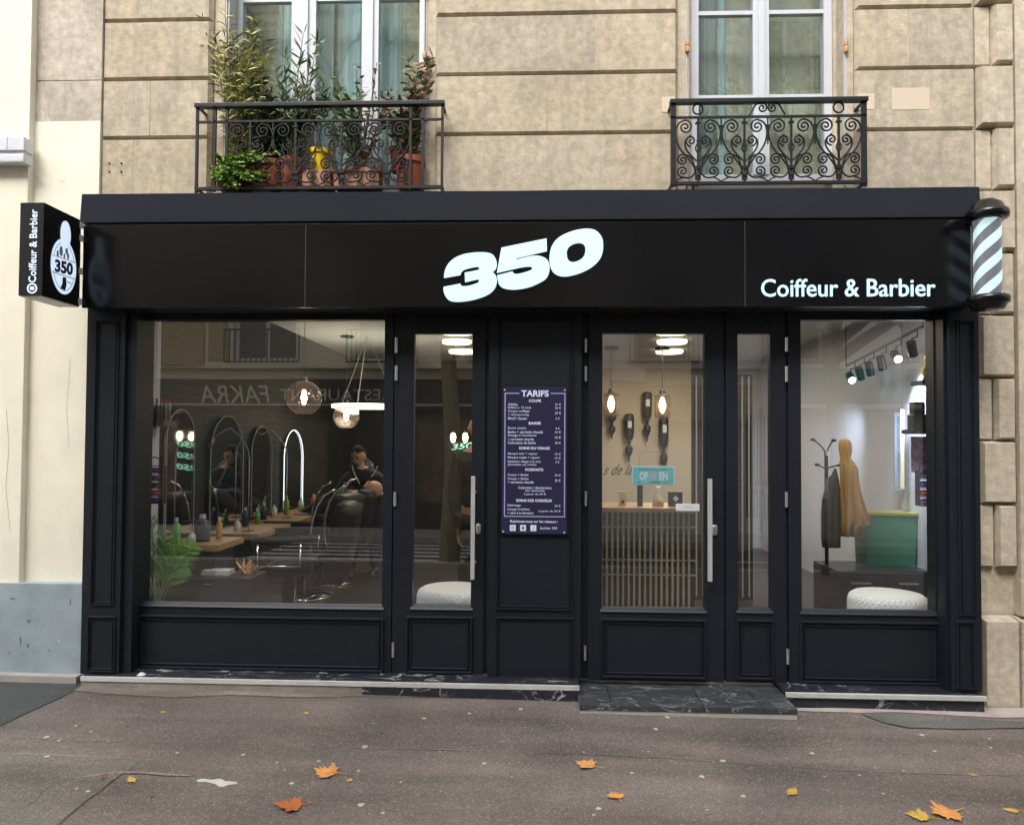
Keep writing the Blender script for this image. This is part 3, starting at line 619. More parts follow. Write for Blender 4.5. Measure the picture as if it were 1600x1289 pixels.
for (px, py, w, h, c_) in ((32, 1000, 4, 18, 0), (46, 970, 9, 6, 0), (44, 1008, 5, 8, 0), (76, 1016, 5, 4, 1), (92, 1000, 4, 4, 2), (20, 935, 10, 3, 0), (110, 940, 3, 12, 1), (14, 1020, 4, 5, 1), (70, 985, 3, 3, 2)):
    b = MB(); n = 9; Yb = .0345
    b.prism([(P(px, py, Yb).x+w/540*(1+random.uniform(-.4, .4))*math.cos(a), P(px, py, Yb).z+h/540*(1+random.uniform(-.4, .4))*math.sin(a)) for a in [i*2*math.pi/n for i in range(n)]], lambda u, v, w: Vector((u, Yb-w, v)), .0006)
    b.build('scuff', (mat('scuff_dark', (.16, .19, .21), .9), mat('scuff_brown', (.28, .22, .16), .9), mat('scuff_pale', (.5, .52, .52), .9))[c_], nb)
for pts in (((52, 262), (47, 272), (43, 284)), ((58, 276), (63, 286), (72, 293)), ((92, 283), (104, 284)), ((10, 640), (14, 700), (9, 760), (16, 830)), ((110, 560), (104, 640), (108, 700))):
    Yw_ = .049 if pts[0][0] < 48 else .0995
    b = MB(); b.tube([P(x, y, Yw_) for x, y in pts], .0011, 4); b.build('hairline', mat('hairline', (.50, .43, .32), .9), nb)

# ------------------------------------------------------------------ shopfront
sf = thing('shopfront', 'black and navy wooden barber shopfront with panelled frames', 'shopfront', (0, .1, .1))
FY = -.12; WY = .13
def molding(b, x0, x1, z0, z1, Y, w=.020, d=.018):
    # raised picture frame moulding (outer), inner bead
    for (wd, dp, off) in ((w, d, 0), (w*.55, d*.55, w*1.35)):
        a0, a1, c0, c1 = x0+off, x1-off, z0+off, z1-off
        ys = Y-dp
        outer = [(a0, c0), (a1, c0), (a1, c1), (a0, c1)]; inner = [(a0+wd, c0+wd), (a1-wd, c0+wd), (a1-wd, c1-wd), (a0+wd, c1-wd)]
        mid1 = [(a0+wd*.3, c0+wd*.3), (a1-wd*.3, c0+wd*.3), (a1-wd*.3, c1-wd*.3), (a0+wd*.3, c1-wd*.3)]
        mid2 = [(a0+wd*.65, c0+wd*.65), (a1-wd*.65, c0+wd*.65), (a1-wd*.65, c1-wd*.65), (a0+wd*.65, c1-wd*.65)]
        rings = [[b.bm.verts.new((p[0], y, p[1])) for p in r_] for r_, y in ((outer, Y), (outer, Y-dp*.5), (mid1, ys), (mid2, ys), (inner, Y-dp*.15), (inner, Y))]
        for r0, r1 in zip(rings, rings[1:]):
            for k in range(4): b.bm.faces.new((r0[k], r0[(k+1) % 4], r1[(k+1) % 4], r1[k]))
# cornice and fascia
x0, x1, z0, z1 = R(126, 302, 1532, 344, -.11)
zc0 = (P(126, 345, -.11).z+P(1532, 343, -.11).z)/2; zc1 = (P(126, 303, -.10).z+P(1532, 293, -.10).z)/2
CX0, CX1 = x0, x1
b = MB(); V = []
nseg = 60
for i in range(nseg+1):
    x = x0+(x1-x0)*i/nseg; w = .0035*noise.noise(Vector((x*2.2, 0, 0)))
    V.append([b.bm.verts.new(p) for p in ((x, .3, zc0), (x, -.115, zc0), (x, -.115, zc0+.006), (x, -.100+w, zc1+w), (x, .3, zc1+.01))])
for a, c in zip(V, V[1:]):
    for k in range(4): b.bm.faces.new((a[k], c[k], c[k+1], a[k+1]))
b.bm.faces.new(V[0]); b.bm.faces.new(V[-1][::-1])
b.build('cornice', M['navyb'], sf)
fx0, fx1, fz0, fz1 = R(129, 348, 1526, 480, FY)
seams = [fx0, P(477, 420, FY).x, P(1164, 420, FY).x, fx1]
for i in range(3):
    b = MB(); b.box(seams[i]+.0012, seams[i+1]-.0012, FY, FY+.02, fz0, fz1, .0015); b.build('fascia_panel', M['black'], sf)
b = MB(); b.box(fx0+.01, fx1-.01, FY+.021, .28, fz0+.006, zc0-.003); b.build('fascia_box', M['blackm'], sf)
for sx_ in seams[1:3]:
    b = MB(); b.box(sx_-.0022, sx_+.0022, FY-.0008, FY+.01, fz0+.002, fz1-.002); b.build('seam', mat('seam_grey', (.035, .035, .036), .6), sf)
# 350 lettering traced on the fascia
Z3 = [[(170,475,1),(178,420),(205,365),(255,320),(330,290),(420,277),(500,278),(550,295),(578,340),(580,385),(568,412),(545,430,1),(570,450),(582,490),(572,545),(535,590),(480,620),(400,645),(320,658),(250,660),(205,645),(178,610),(167,575),(168,545,1),(298,520,1),(305,535),(325,540),(370,535),(420,520),(440,508),(444,494),(430,486),(335,508,1),(332,435,1),(430,415),(447,405),(440,392),(420,388),(370,398),(325,412),(305,430),(298,452,1)],
 [(618,240,1),(970,168,1),(973,265,1),(738,320,1),(735,334,1),(800,316),(870,303),(930,308),(975,335),(992,375),(990,430),(965,480),(910,515),(840,545),(760,562),(690,565),(630,552),(600,525),(587,480),(585,455,1),(705,425,1),(715,440),(740,445),(790,435),(840,418),(858,405),(853,390),(830,386),(780,391),(700,408),(583,435,1)],
 [(1290,92),(1350,105),(1392,145),(1410,200),(1405,280),(1380,335),(1330,385),(1260,425),(1190,450),(1120,463),(1060,455),(1015,420),(995,360),(995,290),(1015,220),(1060,165),(1120,130),(1200,103)],
 [(1230,202),(1262,215),(1273,245),(1268,290),(1245,325),(1205,347),(1165,352),(1138,335),(1128,300),(1130,260),(1150,228),(1190,207)]]
def smooth_outline(pts):
    P_ = [(float(p[0]), float(p[1])) for p in pts]; cor = [len(p) > 2 for p in pts]; m = len(P_); out = []
    for i in range(m):
        p1, p2 = P_[i], P_[(i+1) % m]; p0 = P_[i-1] if not cor[i] else p1; p3 = P_[(i+2) % m] if not cor[(i+1) % m] else p2
        for k in range(5):
            t = k/5.; out.append(tuple(.5*((2*p1[j])+(-p0[j]+p2[j])*t+(2*p0[j]-5*p1[j]+4*p2[j]-p3[j])*t*t+(-p0[j]+3*p1[j]-3*p2[j]+p3[j])*t**3) for j in (0, 1)))
    return out
def curve_mesh(loops, f, d):
    cu = bpy.data.curves.new('c', 'CURVE'); cu.dimensions = '2D'; cu.fill_mode = 'BOTH'
    for lp in loops:
        sp = cu.splines.new('POLY'); sp.points.add(len(lp)-1); sp.use_cyclic_u = True
        for i, p in enumerate(lp): sp.points[i].co = (p[0], -p[1], 0, 1)
    o = bpy.data.objects.new('c', cu); COL.objects.link(o); me = o.to_mesh(depsgraph=bpy.context.evaluated_depsgraph_get())
    V = [v.co.copy() for v in me.vertices]; FC = [tuple(p.vertices) for p in me.polygons]; o.to_mesh_clear(); bpy.data.objects.remove(o)
    b = MB(); va = [b.bm.verts.new(f(v.x, -v.y, d)) for v in V]; vb = [b.bm.verts.new(f(v.x, -v.y, 0)) for v in V]; E = {}
    for t in FC:
        b.bm.faces.new([va[i] for i in t])
        for i in range(len(t)): E[(t[i], t[(i+1) % len(t)])] = 1
    for (i, j) in E:
        if (j, i) not in E: b.bm.faces.new((va[j], va[i], vb[i], vb[j]))
    return b
def f350(u, v, w):
    p = P(660+u/5, 340+v/5, FY); return Vector((p.x, FY-w, p.z))
for lp in (Z3[:1], Z3[1:2], Z3[2:]):
    curve_mesh([smooth_outline(l) for l in lp], f350, .014).build('sign_numeral', M['led'], sf)
b = MB(); x0, x1, z0, z1 = R(1189, 436, 1461, 464, FY)
b.text('Coiffeur & Barbier', lambda u, v, w: Vector((u, FY-w, v)), x0, x1, z0, z1, .008, off=.006)
b.build('sign_lettering', M['led'], sf)
# frieze under the fascia and frame members
ztop = P(800, 484, WY).z+.06
zfr = P(300, 500, WY).z
sill_L = P(400, 1052, WY).z; 
def fr_box(b, a, y0, c, y1, Y, dep=.06, bev=.002):
    x0, x1, z0, z1 = R(a, y0, c, y1, Y); b.box(x0, x1, Y, Y+dep, z0, z1, bev)
    return x0, x1, z0, z1
ZB = {'L': P(400, 1056, WY).z, 'D': P(1000, 1068, WY).z, 'R': P(1350, 1078, WY).z}
def leaf(kind, name, px0, px1, pyb, gx0, gy0, gx1, gy1, pan, hinges, handle=None, lock=None, deeper=0, label=None, top=487):
    Y = WY+deeper
    o = MB()
    x0, x1, z0, z1 = R(px0, top, px1, pyb, Y); a0, a1, c0, c1 = R(gx0, gy0, gx1, gy1, Y)
    o.box(x0, a0, Y, Y+.055, z0, z1, .002); o.box(a1, x1, Y, Y+.055, z0, z1, .002)
    o.box(a0, a1, Y+.0005, Y+.055, c1, z1); o.box(a0, a1, Y+.0005, Y+.055, z0, c0)
    # glazing bead
    bw = .012
    o.box(a0, a1, Y+.004, Y+.02, c0, c0+bw*.0+.004); 
    V0 = [(a0, c0), (a1, c0), (a1, c1), (a0, c1)]
    px = R(*pan, Y); molding(o, px[0], px[1], px[2], px[3], Y)
    # sloping bottom bead under the pane
    o.prism([(Y-.012, c0-.016), (Y+.012, c0+.012), (Y+.03, c0+.012), (Y+.03, c0-.016)], lambda u, v, w: Vector((a0-.012+w, u, v)), a1-a0+.024)
    f = o.build(name, M['navy'], sf)
    g = MB(); g.box(a0-.004, a1+.004, Y+.024, Y+.030, c0-.004, c1+.004); g.build('pane', M['glassw'], f)
    for hx, ha, hb in hinges:
        p = P(hx, ha, Y-.012); p2 = P(hx, hb, Y-.012); m = MB()
        m.lathe([(0, 0), (.010, .002), (.010, (p.z-p2.z)*.48), (.008, (p.z-p2.z)*.5), (.010, (p.z-p2.z)*.52), (.010, p.z-p2.z-.002), (0, p.z-p2.z)], (p.x, Y-.010, p2.z), 12); m.build('hinge', M['steel'], f)
    if handle:
        hx, ha, hb = handle; p = P(hx, ha, Y-.06); p2 = P(hx, hb, Y-.06); m = MB()
        m.box(p.x-.013, p.x+.013, Y-.075, Y-.048, p2.z, p.z, .004)
        for zz in (p.z-.1, p2.z+.1):
            m.tube([(p.x+.0, Y-.05, zz), (p.x+.012, Y-.02, zz), (p.x+.012, Y, zz)], .009, 8)
        m.build('handle', mat('satin_steel', (.72, .72, .73), .4, metal=.6), f)
    if lock:
        p = P(lock[0], lock[1], Y-.01); m = MB(); m.lathe([(0, -.034), (.012, -.032), (.018, -.02), (.018, .02), (.012, .032), (0, .034)], (p.x, Y-.004, p.z), 14, 1, .6); m.build('lock', M['steel'], f)
    return f
leaf('w', 'window', 207, 613, 1053, 220.5, 500, 599, 945, (213, 962, 600, 1047), ())
leaf('d', 'side_door', 615, 757, 1055, 646, 521, 737, 948, (634, 962, 739, 1052), ((619, 527, 552), (619, 571, 595), (617, 768, 791), (614, 1003, 1027)), (739.5, 744, 905), (748, 826))
leaf('d', 'entrance_door', 919, 1131, 1064, 941, 521, 1101, 952, (938, 966, 1104, 1060), ((915, 529, 551), (915, 572, 596), (915, 767, 791), (914, 1008, 1032)), (1109, 748, 908), (1117, 828))
leaf('d', 'narrow_leaf', 1134, 1228, 1066, 1153, 521, 1204, 953, (1150, 967, 1209, 1062), ((1229, 527, 550), (1229, 572, 597), (1229, 768, 793), (1231, 1013, 1038)))
leaf('w', 'window', 1232, 1478, 1073, 1252, 500, 1460, 956, (1249, 970, 1470, 1069), ())
# pilasters
def pilaster(px0, px1, pyb, Y, panels, boxd=.25):
    x0, x1, z0, z1 = R(px0, 483, px1, pyb, Y); b = MB(); b.box(x0, x1, Y, Y+boxd, z0, fz0+.02, .003)
    for p in panels:
        r = R(*p, Y); molding(b, r[0], r[1], r[2], r[3], Y, .013, .014)
    return b.build('pilaster', M['navy'], sf)
pilaster(131, 191, 1053, .0, ((146, 500, 183, 946), (137, 962, 181, 1050)))
pilaster(1484, 1532, 1081, .0, ((1496, 500, 1524, 962), (1494, 970, 1523, 1076)))
pilaster(763, 908, 1068, .085, ((776, 497, 896, 953), (774, 964, 896, 1063)), .15)
b = MB()
for (a, c, Y) in ((191, 208, .02), (1476, 1485, .02)):
    x0, x1, _, _ = R(a, 600, c, 700, Y); b.box(x0, x1+.01, .03, .24, P(a, 1056, .03).z if a < 500 else P(a, 1080, .03).z, fz0+.02)
for a, c in ((906, 918), (757, 764), (1131, 1134), (1228, 1232), (612, 615)):
    x0, x1, z0, z1 = R(a, 487, c, 1060, WY+.02); b.box(x0-.01, x1+.01, WY+.02, WY+.09, z0, z1)
b.box(fx0+.03, fx1-.03, WY+.004, .26, P(800, 488, WY).z-.002, fz0+.12)
b.build('frame', M['navy'], sf)

# sills, steps
sl = thing('marble_sill', 'long low black marble sill with white edging under the left window', 'sill', (-1, 0, .1))
xa, xb = P(131, 1060, -.03).x, P(905, 1070, -.03).x
zt = P(500, 1058, .0).z-.004
b = MB(); n = 7
for i in range(n):
    u0 = xa+(xb-xa)*i/n; u1 = xa+(xb-xa)*(i+1)/n-.002; b.box(u0, u1, -.05, .3, -.3, zt)
b.build('top', M['marble'], sl)
b = MB(); b.box(xa, xb, -.066, -.05, zt-.026, zt+.002, .002); b.build('edging', M['kerbw'], sl); b = MB(); b.box(xa, xb, -.059, -.05, zt-.12, zt-.0275); b.build('bedding', mat('dirty_mortar', (.30, .27, .23), .9, var=(.20, .18, .16), scale=9, amt=.15), sl)
b = MB()
for i in range(4, n): 
    u0 = xa+(xb-xa)*i/n; u1 = xa+(xb-xa)*(i+1)/n-.002; b.box(u0, u1, -.064, -.060, zt-.2, zt-.028)
b.build('riser', M['marble'], sl)
st = thing('door_step', 'projecting slate step with pale edge in front of the entrance door', 'step', (1.2, -.1, .1))
xa2, xb2 = P(905, 1095, -.2).x, P(1243, 1110, -.2).x
zt2 = P(1000, 1070, WY).z; yb_ = Pz(1000, 1103, zt2).y
b = MB(); cuts = [xa2, P(955, 1090, -.2).x, P(1098, 1095, -.2).x, P(1190, 1095, -.2).x, xb2]
for a, c in zip(cuts, cuts[1:]): b.box(a, c-.003, yb_, .3, zt2-.03, zt2, .001)
b.build('slab', M['slab'], st)
b = MB(); b.box(xa2+.002, xb2-.004, yb_+.004, .29, zt2-.3, zt2-.0305); b.build('riser', mat('pale_step_edge', (.50, .49, .42), .8, var=(.40, .39, .34), scale=8), st)
s2 = thing('marble_sill', 'short black marble sill with white veins under the right window', 'sill', (2.2, 0, .1))
xa3, xb3 = P(1236, 1085, -.04).x, P(1536, 1090, -.04).x; zt3 = P(1400, 1080, .0).z-.002
b = MB(); n = 3
b.box(xb2+.002, xb3, -.05, .3, zt3-.02, zt3); b.box(xb2+.002, xb3, -.052, .28, -.35, zt3-.028)
b.build('top', M['marble'], s2)
b = MB(); b.box(xb2-.01, xb3+.006, -.070, -.0505, zt3-.024, zt3+.004, .003); b.build('edging', M['kerbw'], s2)

# ------------------------------------------------------------------ projecting sign, barber pole, price board
ps = thing('projecting_sign', 'black box sign with round white emblem jutting out at the left end of the fascia', 'sign', (-2.8, -.3, 2.6))
sxr = fx0-.0015
yf = FY-.36
p_tl = P(33, 317, yf); p_tr = P(70, 317, yf); p_b = P(68, 463, yf)
sx0, sx1 = p_tl.x, p_tr.x; sz0, sz1 = p_b.z, p_tl.z
sx1 = sxr; sx0 = sx1-(p_tr.x-p_tl.x)
b = MB(); b.box(sx0, sx1, yf, FY-.02, sz0+.004, sz1, .002); b.build('box', mat('sign_black', (.006, .006, .007), .35), ps)
b = MB(); b.box(sx0+.006, sx1-.006, yf+.006, FY-.02, sz0, sz0+.0038); b.build('base_plate', M['alu'], ps)
for t in (.02, .17, .55, .90): b = MB(); b.box(sx1-.003, sx1+.0045, FY-.034, FY-.001, sz1-(sz1-sz0)*(t+.07), sz1-(sz1-sz0)*t); b.build('bracket', M['kerbw'], ps)
sf_u = lambda px: FY-.02-(FY-.02-yf)*(133-px)/(133-69.)
cy_, hh = None, sz1-sz0
yl = (FY-.02+yf)/2 + .012; zc = P(98, 417, yl).z; rc = .115
fE = lambda u, v, w: Vector((sx1+w, yl+u, zc+v*1.42))   # u to the right seen from the street side
def disc(b, cu, cv, r, w0, w1, n=40, sy=1):
    b.prism([(cu+r*math.cos(2*math.pi*k/n), cv+r*sy*math.sin(2*math.pi*k/n)) for k in range(n)], lambda u, v, w: fE(u, v, w0+w), w1-w0)
b = MB(); disc(b, 0, 0, rc, .0005, .003); b.prism([(.010+.045*math.cos(2*math.pi*k/40), .137+.057*math.sin(2*math.pi*k/40)) for k in range(40)], lambda u, v, w: fE(u, v, .0005+w), .004)
emb = b.build('emblem', M['ledw'], ps)
MK = mat('emblem_ink', (.02, .03, .05), .5); MG = mat('emblem_grey', (.30, .36, .45), .5)
b = MB()   # ring, band lines and simple drawing inside the badge
N = 48
def arc(r0, r1, a0, a1, w0=.003, w1=.0042):
    n = 30; o_ = [(r1*math.cos(a0+(a1-a0)*k/n), r1*math.sin(a0+(a1-a0)*k/n)) for k in range(n+1)]; i_ = [(r0*math.cos(a0+(a1-a0)*k/n), r0*math.sin(a0+(a1-a0)*k/n)) for k in range(n+1)]
    for k in range(n):
        b.prism([o_[k], o_[k+1], i_[k+1], i_[k]], lambda u, v, w: fE(u, v, w0+w), w1-w0)
arc(.098, .101, -math.pi*.9, -math.pi*.1); arc(.098, .101, math.pi*.12, math.pi*.38); arc(.098, .101, math.pi*.62, math.pi*.88)
for zz in (-.040, .030):
    b.prism([(-.105, zz), (.105, zz+.003), (.105, zz+.006), (-.105, zz+.003)], lambda u, v, w: fE(u, v, .003+w), .0012)
for (u, v, r) in ((-.03, .06, .016), (.02, .07, .012), (.035, .05, .010), (-.06, .045, .010), (0, .045, .008)): 
    b.prism([(u+r*math.cos(k), v+r*1.4*math.sin(k)) for k in [i*2*math.pi/8 for i in range(8)]], lambda a, c, w: fE(a, c, .003+w), .0012)
b.prism([(.03, -.06), (.07, -.062), (.07, -.058), (.03, -.056)], lambda a, c, w: fE(a, c, .003+w), .0012)
b.build('emblem_drawing', MG, emb)
b = MB()
b.text('350', lambda u, v, w: fE(u, v+u*.06, .003+w), -.082, .082, -.030, .024, .0015, off=.045)
b.prism([(-.01, -.045), (.02, -.042), (.025, -.075), (.012, -.098), (-.030, -.094), (-.012, -.072)], lambda a, c, w: fE(a, c, .003+w), .0015)
b.build('emblem_number', MK, emb)
b = MB(); xm = sx0+(sx1-sx0)*.58
b.text('Coiffeur & Barbier', lambda u, v, w: Vector((xm-v, yf-w, u)), sz0+.078, sz1-.04, -.022, .022, .003, off=.012)
for k in range(20):
    a0, a1 = 2*math.pi*k/20, 2*math.pi*(k+1)/20; rr = .030; zc_ = sz0+.045
    b.prism([(xm+rr*math.cos(a0), zc_+rr*math.sin(a0)), (xm+rr*math.cos(a1), zc_+rr*math.sin(a1)), (xm+rr*.72*math.cos(a1), zc_+rr*.72*math.sin(a1)), (xm+rr*.72*math.cos(a0), zc_+rr*.72*math.sin(a0))], lambda u, v, w: Vector((u, yf-w, v)), .002)
b.prism([(xm-.012, sz0+.035), (xm+.012, sz0+.035), (xm+.012, sz0+.055), (xm-.012, sz0+.055)], lambda u, v, w: Vector((u, yf-w, v)), .002)
b.build('sign_lettering', M['ledw'], ps)

bp = P(1543, 400, FY-.13)
pole = thing('barber_pole', 'lit barber pole with black domed caps and pale diagonal stripes', 'barber pole', (bp.x, bp.y, bp.z))
pzt, pzb = P(1543, 311, bp.y).z, P(1543, 487, bp.y).z; zt_, zb_ = P(1543, 345, bp.y).z, P(1543, 462, bp.y).z
rg = .082; rcap = .108
b = MB(); b.lathe([(0, pzt), (.04, pzt-.006), (.075, pzt-.03), (.092, pzt-.065), (rcap, pzt-.075), (rcap+.004, pzt-.095), (rcap, pzt-.115), (.092, zt_), (0, zt_)], (bp.x, bp.y, 0), 32)
b.build('top_cap', M['black'], pole, True)
b = MB(); b.lathe([(0, zb_), (.092, zb_), (rcap, zb_-.008), (rcap+.003, zb_-.025), (rcap, zb_-.045), (.095, zb_-.05), (.082, zb_-.08), (.05, pzb+.006), (0, pzb)], (bp.x, bp.y, 0), 32)
b.build('bottom_cap', M['black'], pole, True)
sm = bpy.data.materials.new('pole_stripes'); sm.use_nodes = True; t = sm.node_tree; bs = t.nodes['Principled BSDF']
tc = t.nodes.new('ShaderNodeTexCoord'); sx = t.nodes.new('ShaderNodeSeparateXYZ'); t.links.new(tc.outputs['UV'], sx.inputs[0])
m1 = t.nodes.new('ShaderNodeMath'); m1.operation = 'MULTIPLY_ADD'; m1.inputs[1].default_value = 3; t.links.new(sx.outputs[0], m1.inputs[0])
m0 = t.nodes.new('ShaderNodeMath'); m0.operation = 'MULTIPLY'; m0.inputs[1].default_value = -3.4; t.links.new(sx.outputs[1], m0.inputs[0]); t.links.new(m0.outputs[0], m1.inputs[2])
fr_ = t.nodes.new('ShaderNodeMath'); fr_.operation = 'FRACT'; t.links.new(m1.outputs[0], fr_.inputs[0]); gt = t.nodes.new('ShaderNodeMath'); gt.operation = 'GREATER_THAN'; gt.inputs[1].default_value = .5; t.links.new(fr_.outputs[0], gt.inputs[0])
mx = t.nodes.new('ShaderNodeMix'); mx.data_type = 'RGBA'; mx.inputs[6].default_value = (.07, .075, .09, 1); mx.inputs[7].default_value = (.33, .43, .45, 1)
t.links.new(gt.outputs[0], mx.inputs[0]); t.links.new(mx.outputs[2], bs.inputs['Base Color']); t.links.new(mx.outputs[2], bs.inputs['Emission Color']); bs.inputs['Emission Strength'].default_value = .62
b = MB(); n = 36; uv = b.bm.loops.layers.uv.new('UVMap'); ru = rg-.012
for k in range(n):
    a0, a1 = 2*math.pi*k/n, 2*math.pi*(k+1)/n
    fc = b.quad([(bp.x+ru*math.cos(a0), bp.y+ru*math.sin(a0), zb_), (bp.x+ru*math.cos(a1), bp.y+ru*math.sin(a1), zb_), (bp.x+ru*math.cos(a1), bp.y+ru*math.sin(a1), zt_), (bp.x+ru*math.cos(a0), bp.y+ru*math.sin(a0), zt_)])
    for lp, q_ in zip(fc.loops, ((k/n, 0), ((k+1)/n, 0), ((k+1)/n, 1), (k/n, 1))): lp[uv].uv = q_
b.build('striped_cylinder', sm, pole, True)
b = MB(); b.lathe([(rg, zb_), (rg, zt_)], (bp.x, bp.y, 0), 36); b.build('glass_tube', M['glassc'], pole, True)
for z in (zt_+.045, zb_-.03): b = MB(); b.box(bp.x-.03, bp.x+.03, bp.y, FY+.02, z-.02, z+.02); b.box(bp.x-.05, bp.x-.02, bp.y, FY+.001, z-.02, z+.02); b.build('bracket', M['blackm'], pole)

pbx = R(784, 605, 886, 834, .070)
tb = thing('price_board', 'navy acrylic price list headed TARIFS on the central pillar', 'price board', (pbx[0], .07, pbx[2]))
b = MB(); b.box(pbx[0], pbx[1], .062, .068, pbx[2], pbx[3], .002); b.build('plate', mat('navy_acrylic', (.028, .026, .065), .12, spec=.5, var=(.034, .030, .07), scale=4), tb)
MT = mat('print_white', (.62, .63, .85), .5)
MTB = mat('print_heading', (.72, .74, .95), .5)
BU = (pbx[1]-pbx[0])/102.; BV = (pbx[3]-pbx[2])/229.
ff = lambda u, v, w: Vector((u, .062-w, v))
bx = lambda px: pbx[0]+(px-784)*BU
bz = lambda py: pbx[3]-(py-605)*BV
b = MB(); hd = MB()
def ln(y, s, a, c, al='L', h=4.6, o=None, off=.012):
    (o or b).text(s, ff, bx(a), bx(c), bz(y+h/2), bz(y-h/2), .0008, off=off, keep=False)
hd.text('TARIFS', ff, bx(814), bx(857), bz(620), bz(610), .001, off=.03)
for y, s, a, c in ((626.5, 'COUPE', 826, 845), (661.5, 'BARBE', 826, 845), (700.5, 'SOINS DU VISAGE', 811, 859), (734, 'FORFAITS', 821, 849), (782, 'SOINS DES CHEVEUX', 807, 863)): ln(y, s, a, c, h=4.2, o=hd, off=.03)
for y, s, c, p_ in ((632, 'Adulte', 808, '21 €'), (637.5, 'Enfant (- 12 ans)', 829, '20 €'), (643, 'Coupe coiffage', 827, ''), (648.5, '+ shampooing', 826, ''), (654, 'Motif / dessin', 823, '5 €'),
    (669.5, 'Barbe simple', 822, '9 €'), (675.2, 'Barbe + serviette chaude', 848, '15 €'), (680.8, "Rasage à l'ancienne", 838, ''), (686.5, '+ serviette chaude', 834, ''), (692, 'Coloration de barbe', 837, '20 €'),
    (709.5, 'Masque noir + vapeur', 840, '10 €'), (715.5, 'Masque argile + vapeur', 844, '15 €'), (721.8, 'Epilation visage à la cire', 845, '5 €'), (726.5, '(pommettes, nez, oreilles)', 838, ''),
    (742.5, 'Coupe + Barbe', 826, '29 €'), (748.5, 'Coupe + Barbe', 826, ''), (753.5, '+ serviette chaude', 834, ''), (790, 'Défrisage', 814, '35 €'), (796, 'Lissage brésilien', 828, ''), (801.3, '+ soin à la kératine', 834, '')):
    ln(y, s, 793.5, c, h=3.9 if s.islower() else 4.3)
    if p_: ln(y, p_, 868 if len(p_) < 4 else 867, 876 if len(p_) > 3 else 874, h=3.4)
for y, s, a, c in ((645.5, '27 €', 867, 876), (683.5, '15 €', 867, 876), (750.5, '35 €', 867, 876), (798.5, 'à partir de 50 €', 842, 876), (762, 'Coloration / décoloration', 810, 862), (767, '(sur demande)', 821, 851), (772.3, 'à partir de 30 €', 819, 853), (824.5, 'barbier 350', 845, 871)): ln(y, s, a, c, h=4)
ln(815, 'Rejoignez-nous sur les réseaux :', 798, 872, h=5.2, o=hd, off=.02)
b.build('price_text', MT, tb); hd.build('heading_text', MTB, tb)
b = MB()
for (a, y0, c, y1) in ((788, 614, 811, 615.6), (860, 614, 883, 615.6), (788, 806, 883, 807.6), (788, 615.6, 789.6, 806), (881.4, 615.6, 883, 806)):
    b.box(bx(a), bx(c), .0608, .0621, bz(y1), bz(y0))
b.build('border', mat('border_lilac', (.36, .34, .60), .5), tb)
for k, px in enumerate((802, 818, 834)):
    b = MB(); b.box(bx(px-4.6), bx(px+4.6), .0605, .0621, bz(829.5), bz(820), .006); ic = b.build('icon', MTB, tb)
    d = MB()
    if k == 0:
        for i in range(12):
            a0, a1 = i*math.pi/6, (i+1)*math.pi/6; d.prism([(bx(px)+.009*math.cos(a0), bz(824.8)+.009*math.sin(a0)), (bx(px)+.009*math.cos(a1), bz(824.8)+.009*math.sin(a1)), (bx(px)+.006*math.cos(a1), bz(824.8)+.006*math.sin(a1)), (bx(px)+.006*math.cos(a0), bz(824.8)+.006*math.sin(a0))], lambda u, v, w: Vector((u, .0605-w, v)), .0006)
    elif k == 1: d.prism([(bx(px)+u*.001, bz(824.8)+v*.001) for u, v in ((-9, -7), (9, -7), (6, 0), (5, 8), (0, 11), (-5, 8), (-6, 0))], lambda u, v, w: Vector((u, .0605-w, v)), .0006)
    else: d.prism([(bx(px)+u*.001, bz(824.8)+v*.001) for u, v in ((-6, -8), (0, -9), (2, -5), (2, 9), (6, 7), (7, 4), (4, 4), (4, -6), (1, -11), (-8, -10))], lambda u, v, w: Vector((u, .0605-w, v)), .0006)
    d.build('icon_mark', MK, ic)
for px, py in ((788, 609.5), (882, 609.5), (787, 830.5), (882, 831)):
    b = MB(); b.tube([(bx(px), .060, bz(py)), (bx(px), .086, bz(py))], .0055, 10); b.build('screw', M['kerbw'], tb)

# ------------------------------------------------------------------ inside the shop
FZ = .13; CZ = 2.78; XL_, XR_ = -2.70, 3.10; YB = 6.1
room = thing('shop_interior', 'room of the barber shop seen through the glass, white ceiling and dark brick side wall', 'room', (0, 3, FZ))
b = MB(); b.box(XL_-.1, XR_+.1, .30, YB+.1, FZ-.1, FZ); b.build('floor', M['tile'], room)
b = MB(); b.box(XL_-.1, XR_+.1, .27, YB+.1, CZ, CZ+.1); b.build('ceiling', M['ceil'], room)
def brickmat():
    m = mat('black_glazed_brick', (.012, .012, .013), .55, spec=.3); t = m.node_tree; bs = t.nodes['Principled BSDF']
    ge = t.nodes.new('ShaderNodeNewGeometry'); sp = t.nodes.new('ShaderNodeSeparateXYZ'); cb = t.nodes.new('ShaderNodeCombineXYZ')
    t.links.new(ge.outputs['Position'], sp.inputs[0]); t.links.new(sp.outputs[1], cb.inputs[0]); t.links.new(sp.outputs[2], cb.inputs[1])
    br = t.nodes.new('ShaderNodeTexBrick'); br.inputs['Scale'].default_value = 4; br.inputs['Mortar Size'].default_value = .015
    br.inputs['Color1'].default_value = (.006, .006, .007, 1); br.inputs['Color2'].default_value = (.011, .011, .012, 1); br.inputs['Mortar'].default_value = (.035, .035, .035, 1)
    t.links.new(cb.outputs[0], br.inputs[0]); t.links.new(br.outputs[0], bs.inputs['Base Color']); return m
b = MB(); b.box(XL_-.1, XL_, .56, YB+.1, FZ, CZ); b.build('brick_wall', brickmat(), room)
